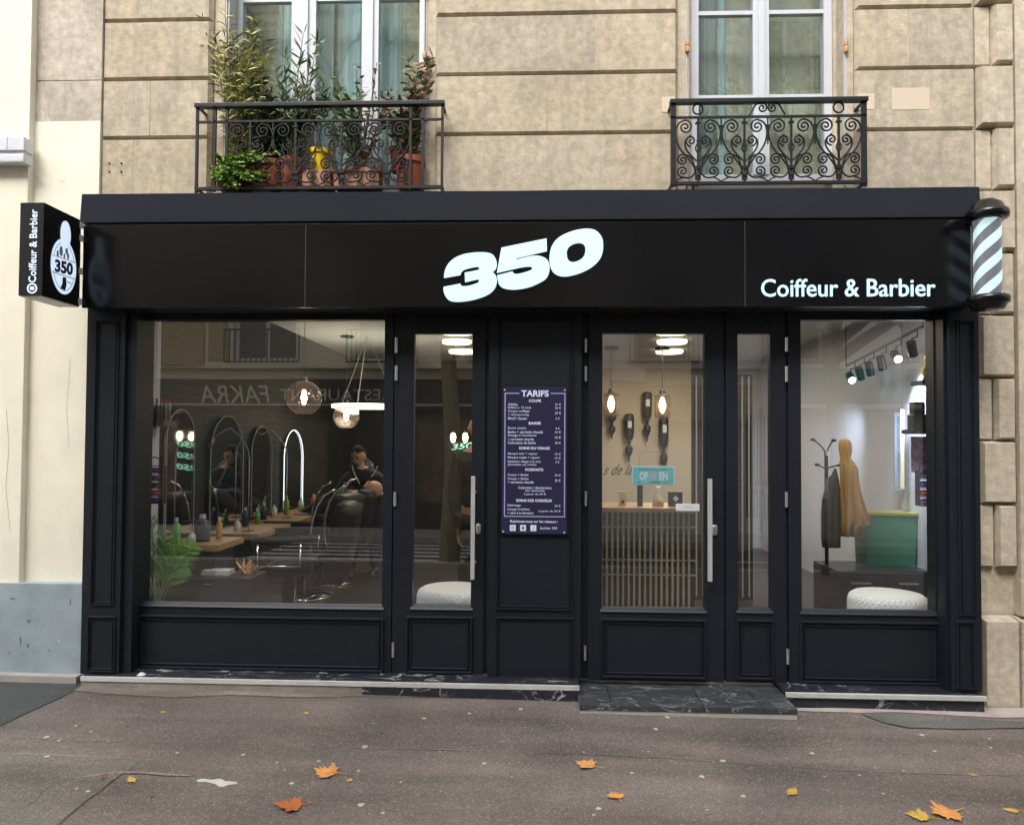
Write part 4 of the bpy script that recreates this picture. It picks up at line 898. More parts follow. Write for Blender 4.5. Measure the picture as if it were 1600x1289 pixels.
b = MB(); b.box(XL_-.1, XL_+.005, .27, .56, FZ, CZ); b.build('white_nib', M['wallw'], room)
xc1 = P(925, 700, YB).x; xc2 = P(1080, 700, YB).x
b = MB(); b.box(XL_, xc1-.35, YB, YB+.1, FZ, CZ); b.build('dark_back_wall', M['walld'], room)
b = MB(); b.box(xc2, xc2+.28, YB, YB+.1, FZ, CZ); b.build('dark_back_wall', M['walld'], room)
b = MB(); b.box(xc1-.35, xc2, YB, YB+.1, FZ, CZ); b.build('cream_back_wall', M['wallc'], room)
b = MB(); b.box(xc2+.28, XR_, YB, YB+.1, FZ, CZ); b.box(XR_, XR_+.1, .27, YB+.1, FZ, CZ); b.build('white_side_wall', M['wallw'], room)

def area(name, loc, size, power, col, rot=(0, 0, 0), spread=None):
    l = bpy.data.lights.new(name, 'AREA'); l.energy = power; l.size = size; l.color = col; l.shape = 'DISK'
    o = bpy.data.objects.new(name, l); COL.objects.link(o); o.location = loc; o.rotation_euler = rot; return o
def point(name, loc, power, col, r=.03):
    l = bpy.data.lights.new(name, 'POINT'); l.energy = power; l.color = col; l.shadow_soft_size = r
    o = bpy.data.objects.new(name, l); COL.objects.link(o); o.location = loc; return o
# ceiling discs
labs = {(714, 522): 'nearest round warm ceiling light behind the left door glass', (714, 537): 'middle round warm ceiling light behind the left door glass', (722, 552): 'farthest round warm ceiling light behind the left door glass',
 (1050, 522): 'nearest round warm ceiling light above the counter', (1050, 537): 'middle round warm ceiling light above the counter', (1046, 552): 'farthest round warm ceiling light above the counter',
 (337, 559): 'small bright ceiling light over the mirrors'}
for (px, py), lb in labs.items():
    p = Pz(px, py, CZ-.05); r = .17 if px > 400 else .09
    t_ = thing('ceiling_light', lb, 'ceiling light', (p.x, p.y, CZ), 'round ceiling lights')
    b = MB(); b.lathe([(0, -.012), (r, -.012), (r, -.001), (0, -.001)], (p.x, p.y, CZ), 28); b.build('base', M['white'], t_)
    b = MB(); b.lathe([(0, -.05), (r*.96, -.05), (r, -.04), (r, -.0125), (0, -.0125)], (p.x, p.y, CZ), 28); b.build('diffuser', M['warm'], t_)
    area('ceiling_lamp', (p.x, p.y, CZ-.06), r*2, 8 if px > 800 else 1, (1, .86, .66))
for (x, y, pw_, lb) in ((1.05, 1.0, 10, 'added unseen round ceiling light just inside the entrance door'), (-.9, .9, 7, 'added unseen round ceiling light just inside the left window'), (2.3, .9, 8, 'added unseen round ceiling light just inside the right window')):  # out of view above the glass, added to brighten the counter and front items
    t_ = thing('ceiling_light', lb, 'ceiling light', (x, y, CZ), 'round ceiling lights')
    b = MB(); b.lathe([(0, -.012), (.17, -.012), (.17, -.001), (0, -.001)], (x, y, CZ), 28); b.build('base', M['white'], t_)
    b = MB(); b.lathe([(0, -.05), (.163, -.05), (.17, -.04), (.17, -.0125), (0, -.0125)], (x, y, CZ), 28); b.build('diffuser', M['warm'], t_)
    area('ceiling_lamp', (x, y, CZ-.06), .3, pw_, (1, .9, .76))
# smoked glass globe pendants
def globe(px, py, cpy, Y, r, lb):
    c = P(px, py, Y); t_ = thing('pendant_lamp', lb, 'pendant lamp', c, 'smoked globe pendants')
    b = MB(); b.tube([(c.x, c.y, c.z+r), (c.x, c.y, CZ-.02)], .004, 6); b.build('cord', M['blackm'], t_)
    b = MB(); b.lathe([(0, CZ), (.075, CZ), (.075, CZ-.02), (0, CZ-.02)], (c.x, c.y, 0), 20); b.build('canopy', M['blackm'], t_)
    b = MB(); b.lathe([(0, r+.04), (.028, r+.035), (.03, r-.01), (0, r-.012)], c, 14); b.build('socket', M['chrome'], t_)
    b = MB(); b.lathe([(.03, r*.96)]+[(r*math.sin(a), r*math.cos(a)) for a in [.25+i*(2.45)/14 for i in range(15)]], c, 32); b.build('globe', M['smoke'], t_, True)
    b = MB(); b.lathe([(0, r*.5), (.018, r*.45), (.024, 0), (.018, -r*.35), (0, -r*.42)], c, 12); b.build('bulb', M['warmbulb'], t_, True)
    point('pendant_light', c, 5, (1, .80, .58))
globe(475, 622, 521, 1.9, .155, 'smoked glass globe pendant nearest the window, over the mirrors')
globe(541, 650, 551, 3.6, .145, 'smoked glass globe pendant farther back beside the ring light')
def cage(px, py, Y, lb):
    c = P(px, py, Y); t_ = thing('pendant_lamp', lb, 'pendant lamp', c, 'glass cylinder pendants')
    b = MB(); b.tube([(c.x, c.y, c.z+.14), (c.x, c.y, CZ-.02)], .005, 6); b.build('cord', M['blackm'], t_)
    b = MB(); b.lathe([(0, CZ), (.09, CZ), (.09, CZ-.03), (0, CZ-.03)], (c.x, c.y, 0), 20); b.build('canopy', M['blackm'], t_)
    b = MB(); b.lathe([(0, .21), (.03, .2), (.045, .15), (.07, .14), (.07, .13), (0, .13)], c, 16); b.build('socket', M['blackm'], t_)
    b = MB(); b.lathe([(.095, .14), (.095, -.14)], c, 24); b.build('glass_shade', M['smoke'], t_, True)
    b = MB(); b.lathe([(0, .12), (.02, .11), (.045, .03), (.04, -.03), (.015, -.08), (0, -.09)], c, 14); b.build('bulb', M['warmbulb'], t_, True)
    point('pendant_light', c, 6, (1, .75, .48))
cage(955, 633, 4.6, 'glass cylinder pendant at the left above the reception counter')
cage(1035, 635, 4.6, 'glass cylinder pendant at the right above the reception counter')
# halo ring
c = P(572, 635, 3.6)
t_ = thing('ring_light', 'glowing halo ring lamp hanging over the barber', 'ring light', c)
b = MB(); n = 48; Rr = .36
rings = []
for k in range(n):
    a = 2*math.pi*k/n; d = Vector((math.cos(a), math.sin(a), 0)); rings.append([b.bm.verts.new(c+d*(Rr+q_[0])+Vector((0, 0, q_[1]))) for q_ in ((-.015, -.018), (.015, -.018), (.015, .018), (-.015, .018))])
for k in range(n):
    for j in range(4): b.bm.faces.new((rings[k][j], rings[k][(j+1) % 4], rings[(k+1) % n][(j+1) % 4], rings[(k+1) % n][j]))
b.build('ring', M['ringl'], t_, True)
for k in range(3):
    a = 2*math.pi*k/3; b = MB(); b.tube([c+Vector((Rr*math.cos(a), Rr*math.sin(a), .018)), Vector((c.x, c.y, CZ))], .0025, 5); b.build('wire', M['steel'], t_)
area('ring_lamp', c-Vector((0, 0, .03)), .6, 4, (1, .93, .75)); area('ring_lamp', c+Vector((0, 0, .03)), 1.2, 3.5, (1, .93, .75), (math.pi, 0, 0))

# arched mirrors along the brick wall
mir = mat('mirror', (.55, .57, .58), .03, metal=1)
for (y0, y1, zt_m, zb_m, lb) in ((.60, 1.02, 1.83, .90, 'arched mirror with a thin metal rim nearest the window'), (1.3, 1.95, 1.81, .90, 'second arched mirror from the window, widest of the row'), (2.15, 2.65, 1.74, .90, 'third arched mirror from the window'), (3.0, 3.6, 1.72, .90, 'farthest arched lit mirror beside the barber')):
    cy = (y0+y1)/2; hw = (y1-y0)/2
    t_ = thing('arched_mirror', lb, 'mirror', (XL_, cy, zb_m), 'arched mirrors on the brick wall')
    out = [(cy-hw, zb_m), (cy+hw, zb_m)]+[(cy+hw*math.cos(a), zt_m-hw+hw*math.sin(a)) for a in [i*math.pi/16 for i in range(17)]]
    b = MB(); b.prism(out, lambda u, v, w: Vector((XL_+.02+w, u, v)), .012); b.build('glass', mir, t_)
    path = [(XL_+.040, cy-hw, zb_m)]+[(XL_+.040, cy-hw*math.cos(a), zt_m-hw+hw*math.sin(a)) for a in [i*math.pi/16 for i in range(17)]]+[(XL_+.040, cy+hw, zb_m)]
    b = MB(); b.tube(path, .0048 if 'farthest' in lb else .0032, 6); b.build('rim', M['mirl'] if 'farthest' in lb else M['mirs'], t_)
    b = MB(); b.box(XL_+.001, XL_+.018, cy-hw*.8, cy+hw*.8, zb_m+.02, zt_m-hw); b.build('back', M['blackm'], t_)
# worktops
for (y0, y1, dep, z, lb) in ((.60, 1.06, .42, .865, 'short oak worktop of the first barber station with the green bottle'), (1.25, 2.0, .46, .865, 'oak worktop of the second barber station'), (2.15, 3.7, .45, .865, 'long oak worktop at the back under the far mirrors')):
    t_ = thing('worktop', lb, 'worktop', (XL_, (y0+y1)/2, FZ), 'barber station worktops')
    b = MB(); b.box(XL_+.002, XL_+dep, y0, y1, z-.045, z, .005); b.build('top', M['wood'], t_)
    b = MB(); b.box(XL_+.002, XL_+dep-.06, y0+.04, y1-.04, FZ, z-.047, .004); b.build('cabinet', M['lilac'], t_)
    b = MB(); b.box(XL_+dep-.058, XL_+dep-.05, y0+.07, y1-.07, .55, z-.1); b.build('drawer', M['lilac'], t_)
def bottle(px, py, Y, h, r, m, lb, cap=None, name='bottle', X_=None, cat='bottle', grp='bottles on the worktops'):
    c = P(px, py, Y); t_ = thing(name, lb, cat, c, grp)
    b = MB(); b.lathe([(0, 0), (r, .004), (r, h*.72), (r*.45, h*.82), (r*.4, h*.88), (0, h*.88)], c, 16); b.build('body', m, t_, True)
    b = MB(); b.lathe([(0, h*.86), (r*.45, h*.86), (r*.42, h), (0, h)], c, 12); b.build('cap', cap or M['white'], t_)
G1 = mat('green_liquid', (.10, .42, .06), .25); G2 = mat('navy_plastic', (.02, .03, .07), .3); G3 = mat('amber', (.55, .30, .02), .3); WH = mat('white_plastic', (.66, .68, .69), .4)
wz = lambda px, z, Y: P(px, 690, Y)
def onz(px, Y, z): p = P(px, 690, Y); return (px, 690+ (1.6-z)*F/((Vector((p.x, Y, z))-CP).dot(fw)))
for a in ((275, .66, .866, .19, .030, G1, 'tall green bottle with white cap on the first worktop'), (316, .80, .866, .20, .052, G2, 'large navy tub on the first worktop'), (342, .93, .866, .17, .022, G3, 'amber bottle beside the navy tub'),
          (300, .74, .866, .08, .026, WH, 'small white cup left of the navy tub'), (370, 1.45, .866, .10, .026, WH, 'white cup on the second worktop'), (383, 1.7, .866, .17, .028, G2, 'dark bottle on the second worktop'), (402, 1.95, .866, .13, .022, G1, 'small green bottle at the end of the second worktop'),
          (412, 2.3, .866, .16, .03, G2, 'dark bottle on the far worktop'), (428, 2.55, .866, .12, .03, WH, 'white jar on the far worktop'), (447, 2.8, .866, .19, .028, mat('lime_plastic', (.2, .5, .05), .4), 'lime green bottle on the far worktop'), (470, 3.2, .866, .14, .03, WH, 'white bottle near the farthest mirror'), (490, 3.45, .866, .16, .035, mat('orange_plastic', (.5, .12, .02), .4), 'orange bottle at the end of the far worktop')):
    px, py = onz(a[0], a[1], a[2]); bottle(px, py, a[1], a[3], a[4], a[5], a[6])
# product shelf, rack of coloured tubes by the left pier
x0, x1, z0, z1 = R(222, 658, 262, 666, .42)
t_ = thing('wall_shelf', 'black wall shelf with rows of product bottles at the left window edge', 'shelf', (x0, .42, z0))
b = MB(); b.box(XL_+.006, x1, .36, .54, z0, z1, .003); b.build('board', M['blackm'], t_)
tagg = 'bottles on the left shelf'
RC = mat('red_cap', (.35, .02, .02), .4); GB = mat('grey_bottle', (.22, .23, .25), .3)
for k in range(5):
    px = 238+k*6.5; c = P(px, 657, .42+.02*(k % 2)); c.z = z1+.001
    t2 = thing('bottle', ('first', 'second', 'third', 'fourth', 'fifth')[k]+' red capped bottle from the left on the black shelf', 'bottle', c, tagg)
    b = MB(); b.lathe([(0, 0), (.013, .002), (.013, .10), (.006, .12), (0, .12)], c, 10); b.build('body', GB, t2, True)
    b = MB(); b.lathe([(0, .12), (.007, .12), (.007, .155), (0, .155)], c, 8); b.build('cap', RC, t2)
def rack(px0, px1, py0, py1, Y, lb, cols, X0=None):
    x0, x1, z0, z1 = R(px0, py0, px1, py1, Y)
    t_ = thing('product_rack', lb, 'product rack', (x0, Y, z0)); h = (z1-z0)/len(cols)
    b = MB(); b.tube([((x0+.01), Y, z1), (x0+.02, Y, z1+.05), ((x0+x1)/2, Y, z1+.06), (x1-.02, Y, z1+.04), (x1-.01, Y, z1)], .004, 6)
    for i in range(len(cols)+1): b.box(x0, x1, Y-.03, Y+.03, z0+h*i-.002, z0+h*i+.002)
    b.box(x0-.003, x0, Y-.03, Y+.03, z0, z1); b.box(x1, x1+.003, Y-.03, Y+.03, z0, z1); b.build('wire_frame', M['iron'], t_)
    for i, cc in enumerate(cols):
        b = MB(); n = 4; w = (x1-x0)/n
        b.box(x0+.003, x1-.003, Y-.024, Y+.024, z0+h*i+.006, z0+h*(i+1)-.012, .01); b.build('product_box', mat('pack', cc, .3), t_)
        b = MB(); b.box(x0+.012, x1-.012, Y-.0265, Y-.0245, z0+h*i+h*.35, z0+h*i+h*.55); b.build('pack_band', mat('pack_band', tuple(min(1, v*3+.12) for v in cc), .4), t_)
rack(227, 256, 728, 786, .40, 'wire rack of blue and red product boxes at the left window edge', ((.02, .02, .25), (.30, .02, .03), (.02, .02, .03), (.05, .02, .18), (.02, .02, .12)))
rack(1434, 1462, 735, 790, .46, 'wire rack of purple and blue product boxes at the right window edge', ((.20, .06, .30), (.45, .06, .06), (.03, .03, .40), (.05, .03, .25)))
# palm fern in the left window
def blade(b, p, d, L, w, droop=.3, side=None, seg=3):
    d = d.normalized(); s_ = side if side is not None else d.cross(Vector((random.uniform(-1, 1), random.uniform(-1, 1), random.uniform(-.3, 1)))).normalized()
    pts = []; q = p.copy(); dd = d.copy()
    for i in range(seg+1):
        pts.append((q.copy(), w*math.sin(math.pi*(.12+.88*i/seg))*.5+.0004)); q = q+dd*(L/seg); dd = (dd+Vector((0, 0, -droop/seg))).normalized()
    prev = None
    for c_, ww in pts:
        cur = (b.bm.verts.new(c_-s_*ww), b.bm.verts.new(c_+s_*ww))
        if prev: b.bm.faces.new((prev[0], prev[1], cur[1], cur[0]))
        prev = cur
def leafmat(n, a, c):
    m = mat(n, a, .55, var=c, scale=22, amt=.2); return m
GF = leafmat('fern_green', (.30, .62, .13), (.15, .40, .07))
fb = P(243, 945, .40); t_ = thing('palm_plant', 'bright green feathery palm in the bottom left corner of the left window', 'plant', (fb.x, fb.y, FZ+.35))
b = MB(); b.lathe([(0, 0), (.09, .0), (.12, .2), (.11, .2), (0, .19)], (fb.x, fb.y, FZ+.14), 20); b.build('pot', M['blackm'], t_)
b = MB(); st_ = MB()
random.seed(11)
for (tx, ty, L) in ((236, 812, 0), (262, 838, 0), (306, 852, 0), (222, 838, 0), (288, 850, 0), (228, 880, 0), (290, 885, 0)):
    tip = P(tx, ty, .40+random.uniform(-.05, .05)); base = Vector((fb.x+.01, fb.y, FZ+.34)); N_ = 34; prev = None; ctrl = (base+tip)/2+Vector((-.02 if tx > 250 else 0, 0, .12))
    pts = []
    for i in range(N_+1):
        u = i/N_; pts.append(base*(1-u)**2+ctrl*2*u*(1-u)+tip*u*u)
    st_.tube(pts, .004, 5)
    for i in range(10, N_+1):
        dr = (pts[i]-pts[i-1]).normalized(); pr = dr.cross(Vector((0, 1, 0))).normalized(); L_ = .185*(1-.75*((i-10)/(N_-9))**1.3)
        for s in (-1, 1): blade(b, pts[i], dr*.75+pr*s*.8+Vector((0, random.uniform(-.3, .0), 0)), L_, .0065, .18)
for _ in range(8):
    blade(b, Vector((fb.x+.01+random.uniform(-.03, .03), fb.y+random.uniform(-.02, .02), FZ+.34)), Vector((random.uniform(-.4, .7), random.uniform(-.3, .1), 1)), random.uniform(.22, .38), .008, .5)
b.build('fronds', GF, t_); st_.build('stem', GF, t_)

# poufs
quilt = mat('quilted_white', (.66, .69, .74), .6); t = quilt.node_tree; bs = t.nodes['Principled BSDF']
tc = t.nodes.new('ShaderNodeTexCoord'); mp = t.nodes.new('ShaderNodeMapping'); mp.inputs['Rotation'].default_value = (0, 0, math.radians(45)); mp.inputs['Scale'].default_value = (30, 14, 1)
ck = t.nodes.new('ShaderNodeTexVoronoi'); ck.inputs['Scale'].default_value = 1; ck.inputs['Randomness'].default_value = 0; ck.distance = 'CHEBYCHEV'
bpn = t.nodes.new('ShaderNodeBump'); bpn.inputs['Strength'].default_value = .7; bpn.inputs['Distance'].default_value = .013; bpn.invert = True
sc2 = t.nodes.new('ShaderNodeMapping'); sc2.inputs['Scale'].default_value = (60, 16, 1)
t.links.new(tc.outputs['UV'], sc2.inputs[0]); mp.inputs['Scale'].default_value = (1, 1, 1); t.links.new(sc2.outputs[0], mp.inputs[0]); t.links.new(mp.outputs[0], ck.inputs['Vector']); t.links.new(ck.outputs['Distance'], bpn.inputs['Height']); t.links.new(bpn.outputs[0], bs.inputs['Normal'])
for (px, lb) in ((708, 'white quilted pouf behind the left door'), (1387, 'white quilted pouf behind the right window')):
    c = P(px, 930, .72); c.z = FZ; r = .258; hgt = .44
    t_ = thing('pouf', lb, 'pouf', c, 'white quilted poufs')
    b = MB(); n = 48; uv = b.bm.loops.layers.uv.new('UVMap'); prof = [(r-.02, .0), (r, .02), (r+.004, .2), (r, hgt-.05), (r-.012, hgt-.018), (r-.04, hgt)]
    for (a, z_a), (c2, z_b) in zip(prof, prof[1:]):
        for k in range(n):
            a0, a1 = 2*math.pi*k/n, 2*math.pi*(k+1)/n
            fc = b.quad([c+Vector((a*math.cos(a0), a*math.sin(a0), z_a)), c+Vector((a*math.cos(a1), a*math.sin(a1), z_a)), c+Vector((c2*math.cos(a1), c2*math.sin(a1), z_b)), c+Vector((c2*math.cos(a0), c2*math.sin(a0), z_b))])
            for lp, q_ in zip(fc.loops, ((k/n, z_a/hgt), ((k+1)/n, z_a/hgt), ((k+1)/n, z_b/hgt), (k/n, z_b/hgt))): lp[uv].uv = q_
    bmesh.ops.remove_doubles(b.bm, verts=b.bm.verts, dist=1e-4); b.build('side', quilt, t_, True)
    b = MB(); b.lathe([(r-.04, hgt), (r*.5, hgt+.012), (0, hgt+.015)], c, 48); b.build('top', WH, t_, True)

# barber chairs
leather = mat('black_leather', (.014, .014, .016), .5, bump=.35, bscale=14, spec=.35)
def barber_chair():
    r = thing('barber_chair', 'x', 'barber chair', (0, 0, 0), 'barber chairs')
    b = MB(); b.box(-.26, .26, -.25, .25, .42, .56, .05); b.build('seat', leather, r, True)
    b = MB(); b.box(-.26, .26, .16, .34, .40, 1.04, .08, Matrix.Translation((0, .05, 0)) @ Matrix.Rotation(-.18, 4, 'X')); b.build('backrest', leather, r, True)
    for s in (-1, 1):
        b = MB(); b.tube([(s*.268, .40, 1.10), (s*.27, .33, 1.06), (s*.272, .27, .97), (s*.272, .235, .86), (s*.272, .22, .74), (s*.272, .23, .62), (s*.272, .28, .52)], [.012, .017, .02, .021, .02, .017, .01], 10, flat=.5); b.build('chrome_edge', M['chrome'], r, True)
    for s in (-1, 1):
        b = MB(); b.box(s*.31-.035, s*.31+.035, -.22, .26, .68, .74, .02); a = b.build('armrest', leather, r, True)
        b = MB(); b.tube([(s*.345, -.16, .69), (s*.345, -.16, .52), (s*.345, .16, .52), (s*.345, .16, .69)], .009, 6); b.build('chrome_bracket', M['chrome'], a, True)
    b = MB(); b.lathe([(0, 0), (.30, 0), (.30, .015), (.1, .05), (.05, .06), (.05, .42), (0, .42)], (0, 0, 0), 28); b.build('base', M['chrome'], r, True)
    b = MB(); b.box(-.2, .2, -.56, -.42, .14, .16, .005); b.tube([(-.17, -.25, .42), (-.17, -.45, .16)], .012, 6); b.tube([(.17, -.25, .42), (.17, -.45, .16)], .012, 6); b.build('footrest', M['chrome'], r)
    return r
bc = barber_chair()
for i, (px, Y, rz, lb) in enumerate(((452, 1.35, -84, 'black barber chair nearest the left window, turned to its mirror'), (470, 2.45, -96, 'black barber chair at the third mirror, half hidden by the nearest chair'), (506, 3.15, -90, 'black barber chair in which the client reclines'))):
    o = bc if i == 0 else copy_tree(bc)
    p = P(px, 900, Y); o.location = (p.x, Y, FZ); o.rotation_euler = (0, 0, math.radians(rz)); o['label'] = lb
# near clutter in the left window
def boxthing(nm, lb, cat, px0, px1, pyt, Y, dep, zb, m, front=None, handle=False):
    x0, x1, _, z1 = R(px0, pyt, px1, pyt+5, Y); t_ = thing(nm, lb, cat, (x0, Y, zb)); b = MB(); b.box(x0, x1, Y, Y+dep, zb, z1, .008); b.build('body', m, t_)
    n = 3
    for k in range(n):
        h = (z1-zb)/n; b = MB(); b.box(x0+.012, x1-.012, Y-.008, Y-.001, zb+h*k+.01, zb+h*(k+1)-.01, .003); d_ = b.build('drawer', front or m, t_)
        b = MB(); b.box((x0+x1)/2-.03, (x0+x1)/2+.03, Y-.018, Y-.0085, zb+h*(k+.75), zb+h*(k+.75)+.008); b.build('handle', M['steel'], d_)
    return x0, x1, z1
boxthing('drawer_trolley', 'grey drawer trolley with small handles beside the palm', 'trolley', 291, 322, 876, .95, .35, FZ, mat('trolley_grey', (.22, .25, .29), .4))
x0, x1, z1 = boxthing('storage_bench', 'low black storage bench just behind the left window', 'bench', 258, 392, 903, .50, .32, FZ, M['lilac'])
boxthing('drawer_trolley', 'black drawer trolley between the chairs', 'trolley', 396, 425, 842, 1.9, .3, FZ, M['blackm'], M['lilac'])
c = P(385, 900, .66); c.z = z1+.001; t_ = thing('dried_bouquet', 'orange brown dried bouquet lying on the black bench', 'bouquet', c); random.seed(4)
b = MB()
for k in range(26): blade(b, c+Vector((random.uniform(-.05, .05), random.uniform(-.04, .04), .004)), Vector((random.uniform(-.5, 1), random.uniform(-.4, .4), random.uniform(.3, 1.2))), random.uniform(.05, .13), .022, .3)
b.build('leaves', mat('dried_orange', (.42, .19, .08), .7, var=(.60, .40, .22), scale=30), t_)
b = MB(); b.tube([c+Vector((0, 0, .01)), c+Vector((.12, .02, .05)), c+Vector((.2, .03, .09))], .006, 5); b.build('stem', STEM_, t_)
for (px, Y, z_, lb) in ((352, .72, None, 'folded white towel on the black bench'), (330, .72, None, 'small folded grey towel on the black bench')):
    c = P(px, 900, .64); c.z = z1+.001; t_ = thing('towel', lb, 'towel', c); b = MB(); b.box(c.x-.05, c.x+.05, c.y-.06, c.y+.06, c.z, c.z+.018, .008); b.box(c.x-.046, c.x+.046, c.y-.055, c.y+.055, c.z+.019, c.z+.036, .008); b.build('cloth', M['clothg'] if 'grey' in lb else WH, t_)
for (px, Y, zt_l, lb) in ((388, 1.35, 1.78, 'slim curved chrome lamp beside the second mirror'), (447, 2.4, 1.72, 'slim curved chrome lamp beside the third mirror')):
    c = P(px, 830, Y); c.z = .866; t_ = thing('curved_lamp', lb, 'lamp', c, 'slim curved lamps'); b = MB()
    pts = [c+Vector((0, 0, .01))]+[c+Vector((0, 0, .2*k)) for k in (1, 2, 3)]+[c+Vector((-.02*j*j*.5, 0, .6+.06*j)) for j in range(1, 5)]+[c+Vector((-.24, 0, .80)), c+Vector((-.30, 0, .74))]
    b.tube(pts, .005, 6); b.lathe([(0, 0), (.05, 0), (.05, .012), (0, .012)], c, 14); b.build('arm', M['chrome'], t_)
    b = MB(); b.tube([pts[-1], pts[-1]+Vector((-.03, 0, -.06))], .016, 8); b.build('head', M['steel'], t_)
# dark glossy cabinet and low bench inside
t_ = thing('low_cabinet', 'low dark drawer cabinet under the coats in the right window', 'cabinet', (2.5, 1.7, FZ))
x0, x1 = P(1303, 900, 1.5).x, min(XR_-.01, P(1450, 900, 1.5).x)
b = MB(); b.box(x0, x1, 1.45, 1.95, FZ, .60, .006); b.build('carcass', M['lilac'], t_)
for k in range(2):
    w = (x1-x0)/2; b = MB(); b.box(x0+w*k+.015, x0+w*(k+1)-.015, 1.44, 1.449, .40, .56, .003); dr = b.build('drawer', M['lilac'], t_)
    b = MB(); b.box(x0+w*k+w*.3, x0+w*(k+1)-w*.3, 1.42, 1.438, .50, .512); b.build('handle', M['steel'], dr)

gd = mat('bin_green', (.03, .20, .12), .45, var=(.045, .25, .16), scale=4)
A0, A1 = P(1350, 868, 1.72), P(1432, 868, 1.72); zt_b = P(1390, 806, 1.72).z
t_ = thing('dumpster_stand_in', 'green bin with a yellow green lid, indoor stand-in for a mirrored street dumpster', 'bin', (A0.x, 1.72, .601))  # stands in for a street dumpster mirrored in the right window
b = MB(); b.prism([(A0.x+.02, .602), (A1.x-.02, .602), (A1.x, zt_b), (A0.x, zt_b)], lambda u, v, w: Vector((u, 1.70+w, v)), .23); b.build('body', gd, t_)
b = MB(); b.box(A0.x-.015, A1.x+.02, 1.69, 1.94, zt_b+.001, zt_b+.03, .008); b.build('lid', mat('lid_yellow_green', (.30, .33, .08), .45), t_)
# reception counter
t_ = thing('reception_counter', 'oak topped reception counter clad with pale vertical slats', 'counter', (1, 1.2, FZ))
Yc = 1.15; x0 = P(860, 850, Yc).x; x1 = P(1090, 850, Yc).x; zt_c = P(1000, 793, Yc).z
b = MB(); b.box(x0, x1, Yc-.02, Yc+.5, zt_c-.035, zt_c, .003); b.build('top', M['wood'], t_)
b = MB(); b.box(x0+.01, x1-.015, Yc+.045, Yc+.48, FZ, zt_c-.036); b.build('carcass', M['blackm'], t_)
slm = mat('slat', (.42, .38, .26), .55); k = 0; x = x0+.01
b = MB()
while x < x1-.03:
    b.box(x, x+.014, Yc, Yc+.03, FZ+.02, zt_c-.037); x += .0415
for py in (824, 876, 899): z = P(1000, py, Yc).z; b.box(x0, x1-.01, Yc+.0305, Yc+.044, z-.006, z+.006)
b.build('slats', slm, t_)
# black slatted screen right of the cream wall
x0, x1 = P(1082, 700, 2.6).x, P(1176, 700, 2.6).x; zt_s = P(1090, 585, 2.6).z
t_ = thing('slatted_screen', 'tall black screen with thin pale vertical slats right of the reception wall', 'screen', (x0, 2.6, FZ))
b = MB(); b.box(x0, x1, 2.6, 2.64, FZ, zt_s, .003); b.build('panel', M['blackm'], t_)
b = MB(); k = 0
while x0+.035+k*.062 < x1-.02: b.box(x0+.035+k*.062-.006, x0+.035+k*.062+.006, 2.585, 2.599, FZ+.02, zt_s-.02); k += 1
b.build('slats', mat('pale_slat', (.5, .48, .42), .6), t_)
# things on the counter
def oncounter(px): p = P(px, 790, Yc+.12); return Vector((p.x, Yc+.12, zt_c))
c = oncounter(973); t_ = thing('wooden_stand', 'small pale wooden stand with a round hole at the left of the counter', 'stand', c)
b = MB(); b.prism([(-.028, 0), (.028, 0), (.022, .10), (.045, .102), (.045, .112), (-.045, .112), (-.045, .102), (-.022, .10)], lambda u, v, w: c+Vector((u, w, v+.0005)), .05); b.build('body', mat('pale_wood', (.62, .50, .30), .6), t_)
b = MB(); b.tube([c+Vector((0, -.004, .035)), c+Vector((0, .0, .035))], .013, 12); b.build('hole', M['blackm'], t_)
c = oncounter(1000); t_ = thing('card_terminal', 'narrow black payment terminal standing on the counter', 'payment terminal', c)
b = MB(); b.box(c.x-.020, c.x+.020, c.y-.02, c.y+.02, c.z+.0005, c.z+.22, .004); b.build('body', M['blackm'], t_); b = MB(); b.box(c.x-.015, c.x+.015, c.y-.022, c.y-.0205, c.z+.12, c.z+.2); b.build('screen', mat('dark_screen', (.02, .03, .05), .1), t_)
c = oncounter(1028); t_ = thing('wrapped_bag', 'crinkled clear and white bag beside the black box', 'bag', c)
b = MB(); b.loft([(c+Vector((0, 0, .0005)), .045, .03), (c+Vector((.004, 0, .05)), .042, .03), (c+Vector((-.006, 0, .09)), .026, .018), (c+Vector((.0, 0, .13)), .012, .01), (c+Vector((.004, 0, .16)), .024, .012)], 12); b.build('body', mat('crinkled_film', (.58, .52, .42), .25, bump=.8, bscale=60), t_, True)
c = oncounter(1056); t_ = thing('display_box', 'square black box with a white diamond at the right end of the counter', 'box', c)
b = MB(); b.box(c.x-.052, c.x+.052, c.y, c.y+.06, c.z+.0005, c.z+.115, .002); b.build('body', M['blackm'], t_)
b = MB(); b.prism([(0, -.024), (.024, 0), (0, .024), (-.024, 0)], lambda u, v, w: Vector((c.x+u, c.y-.0015+w, c.z+.062+v)), .0012); b.build('diamond', WH, t_)
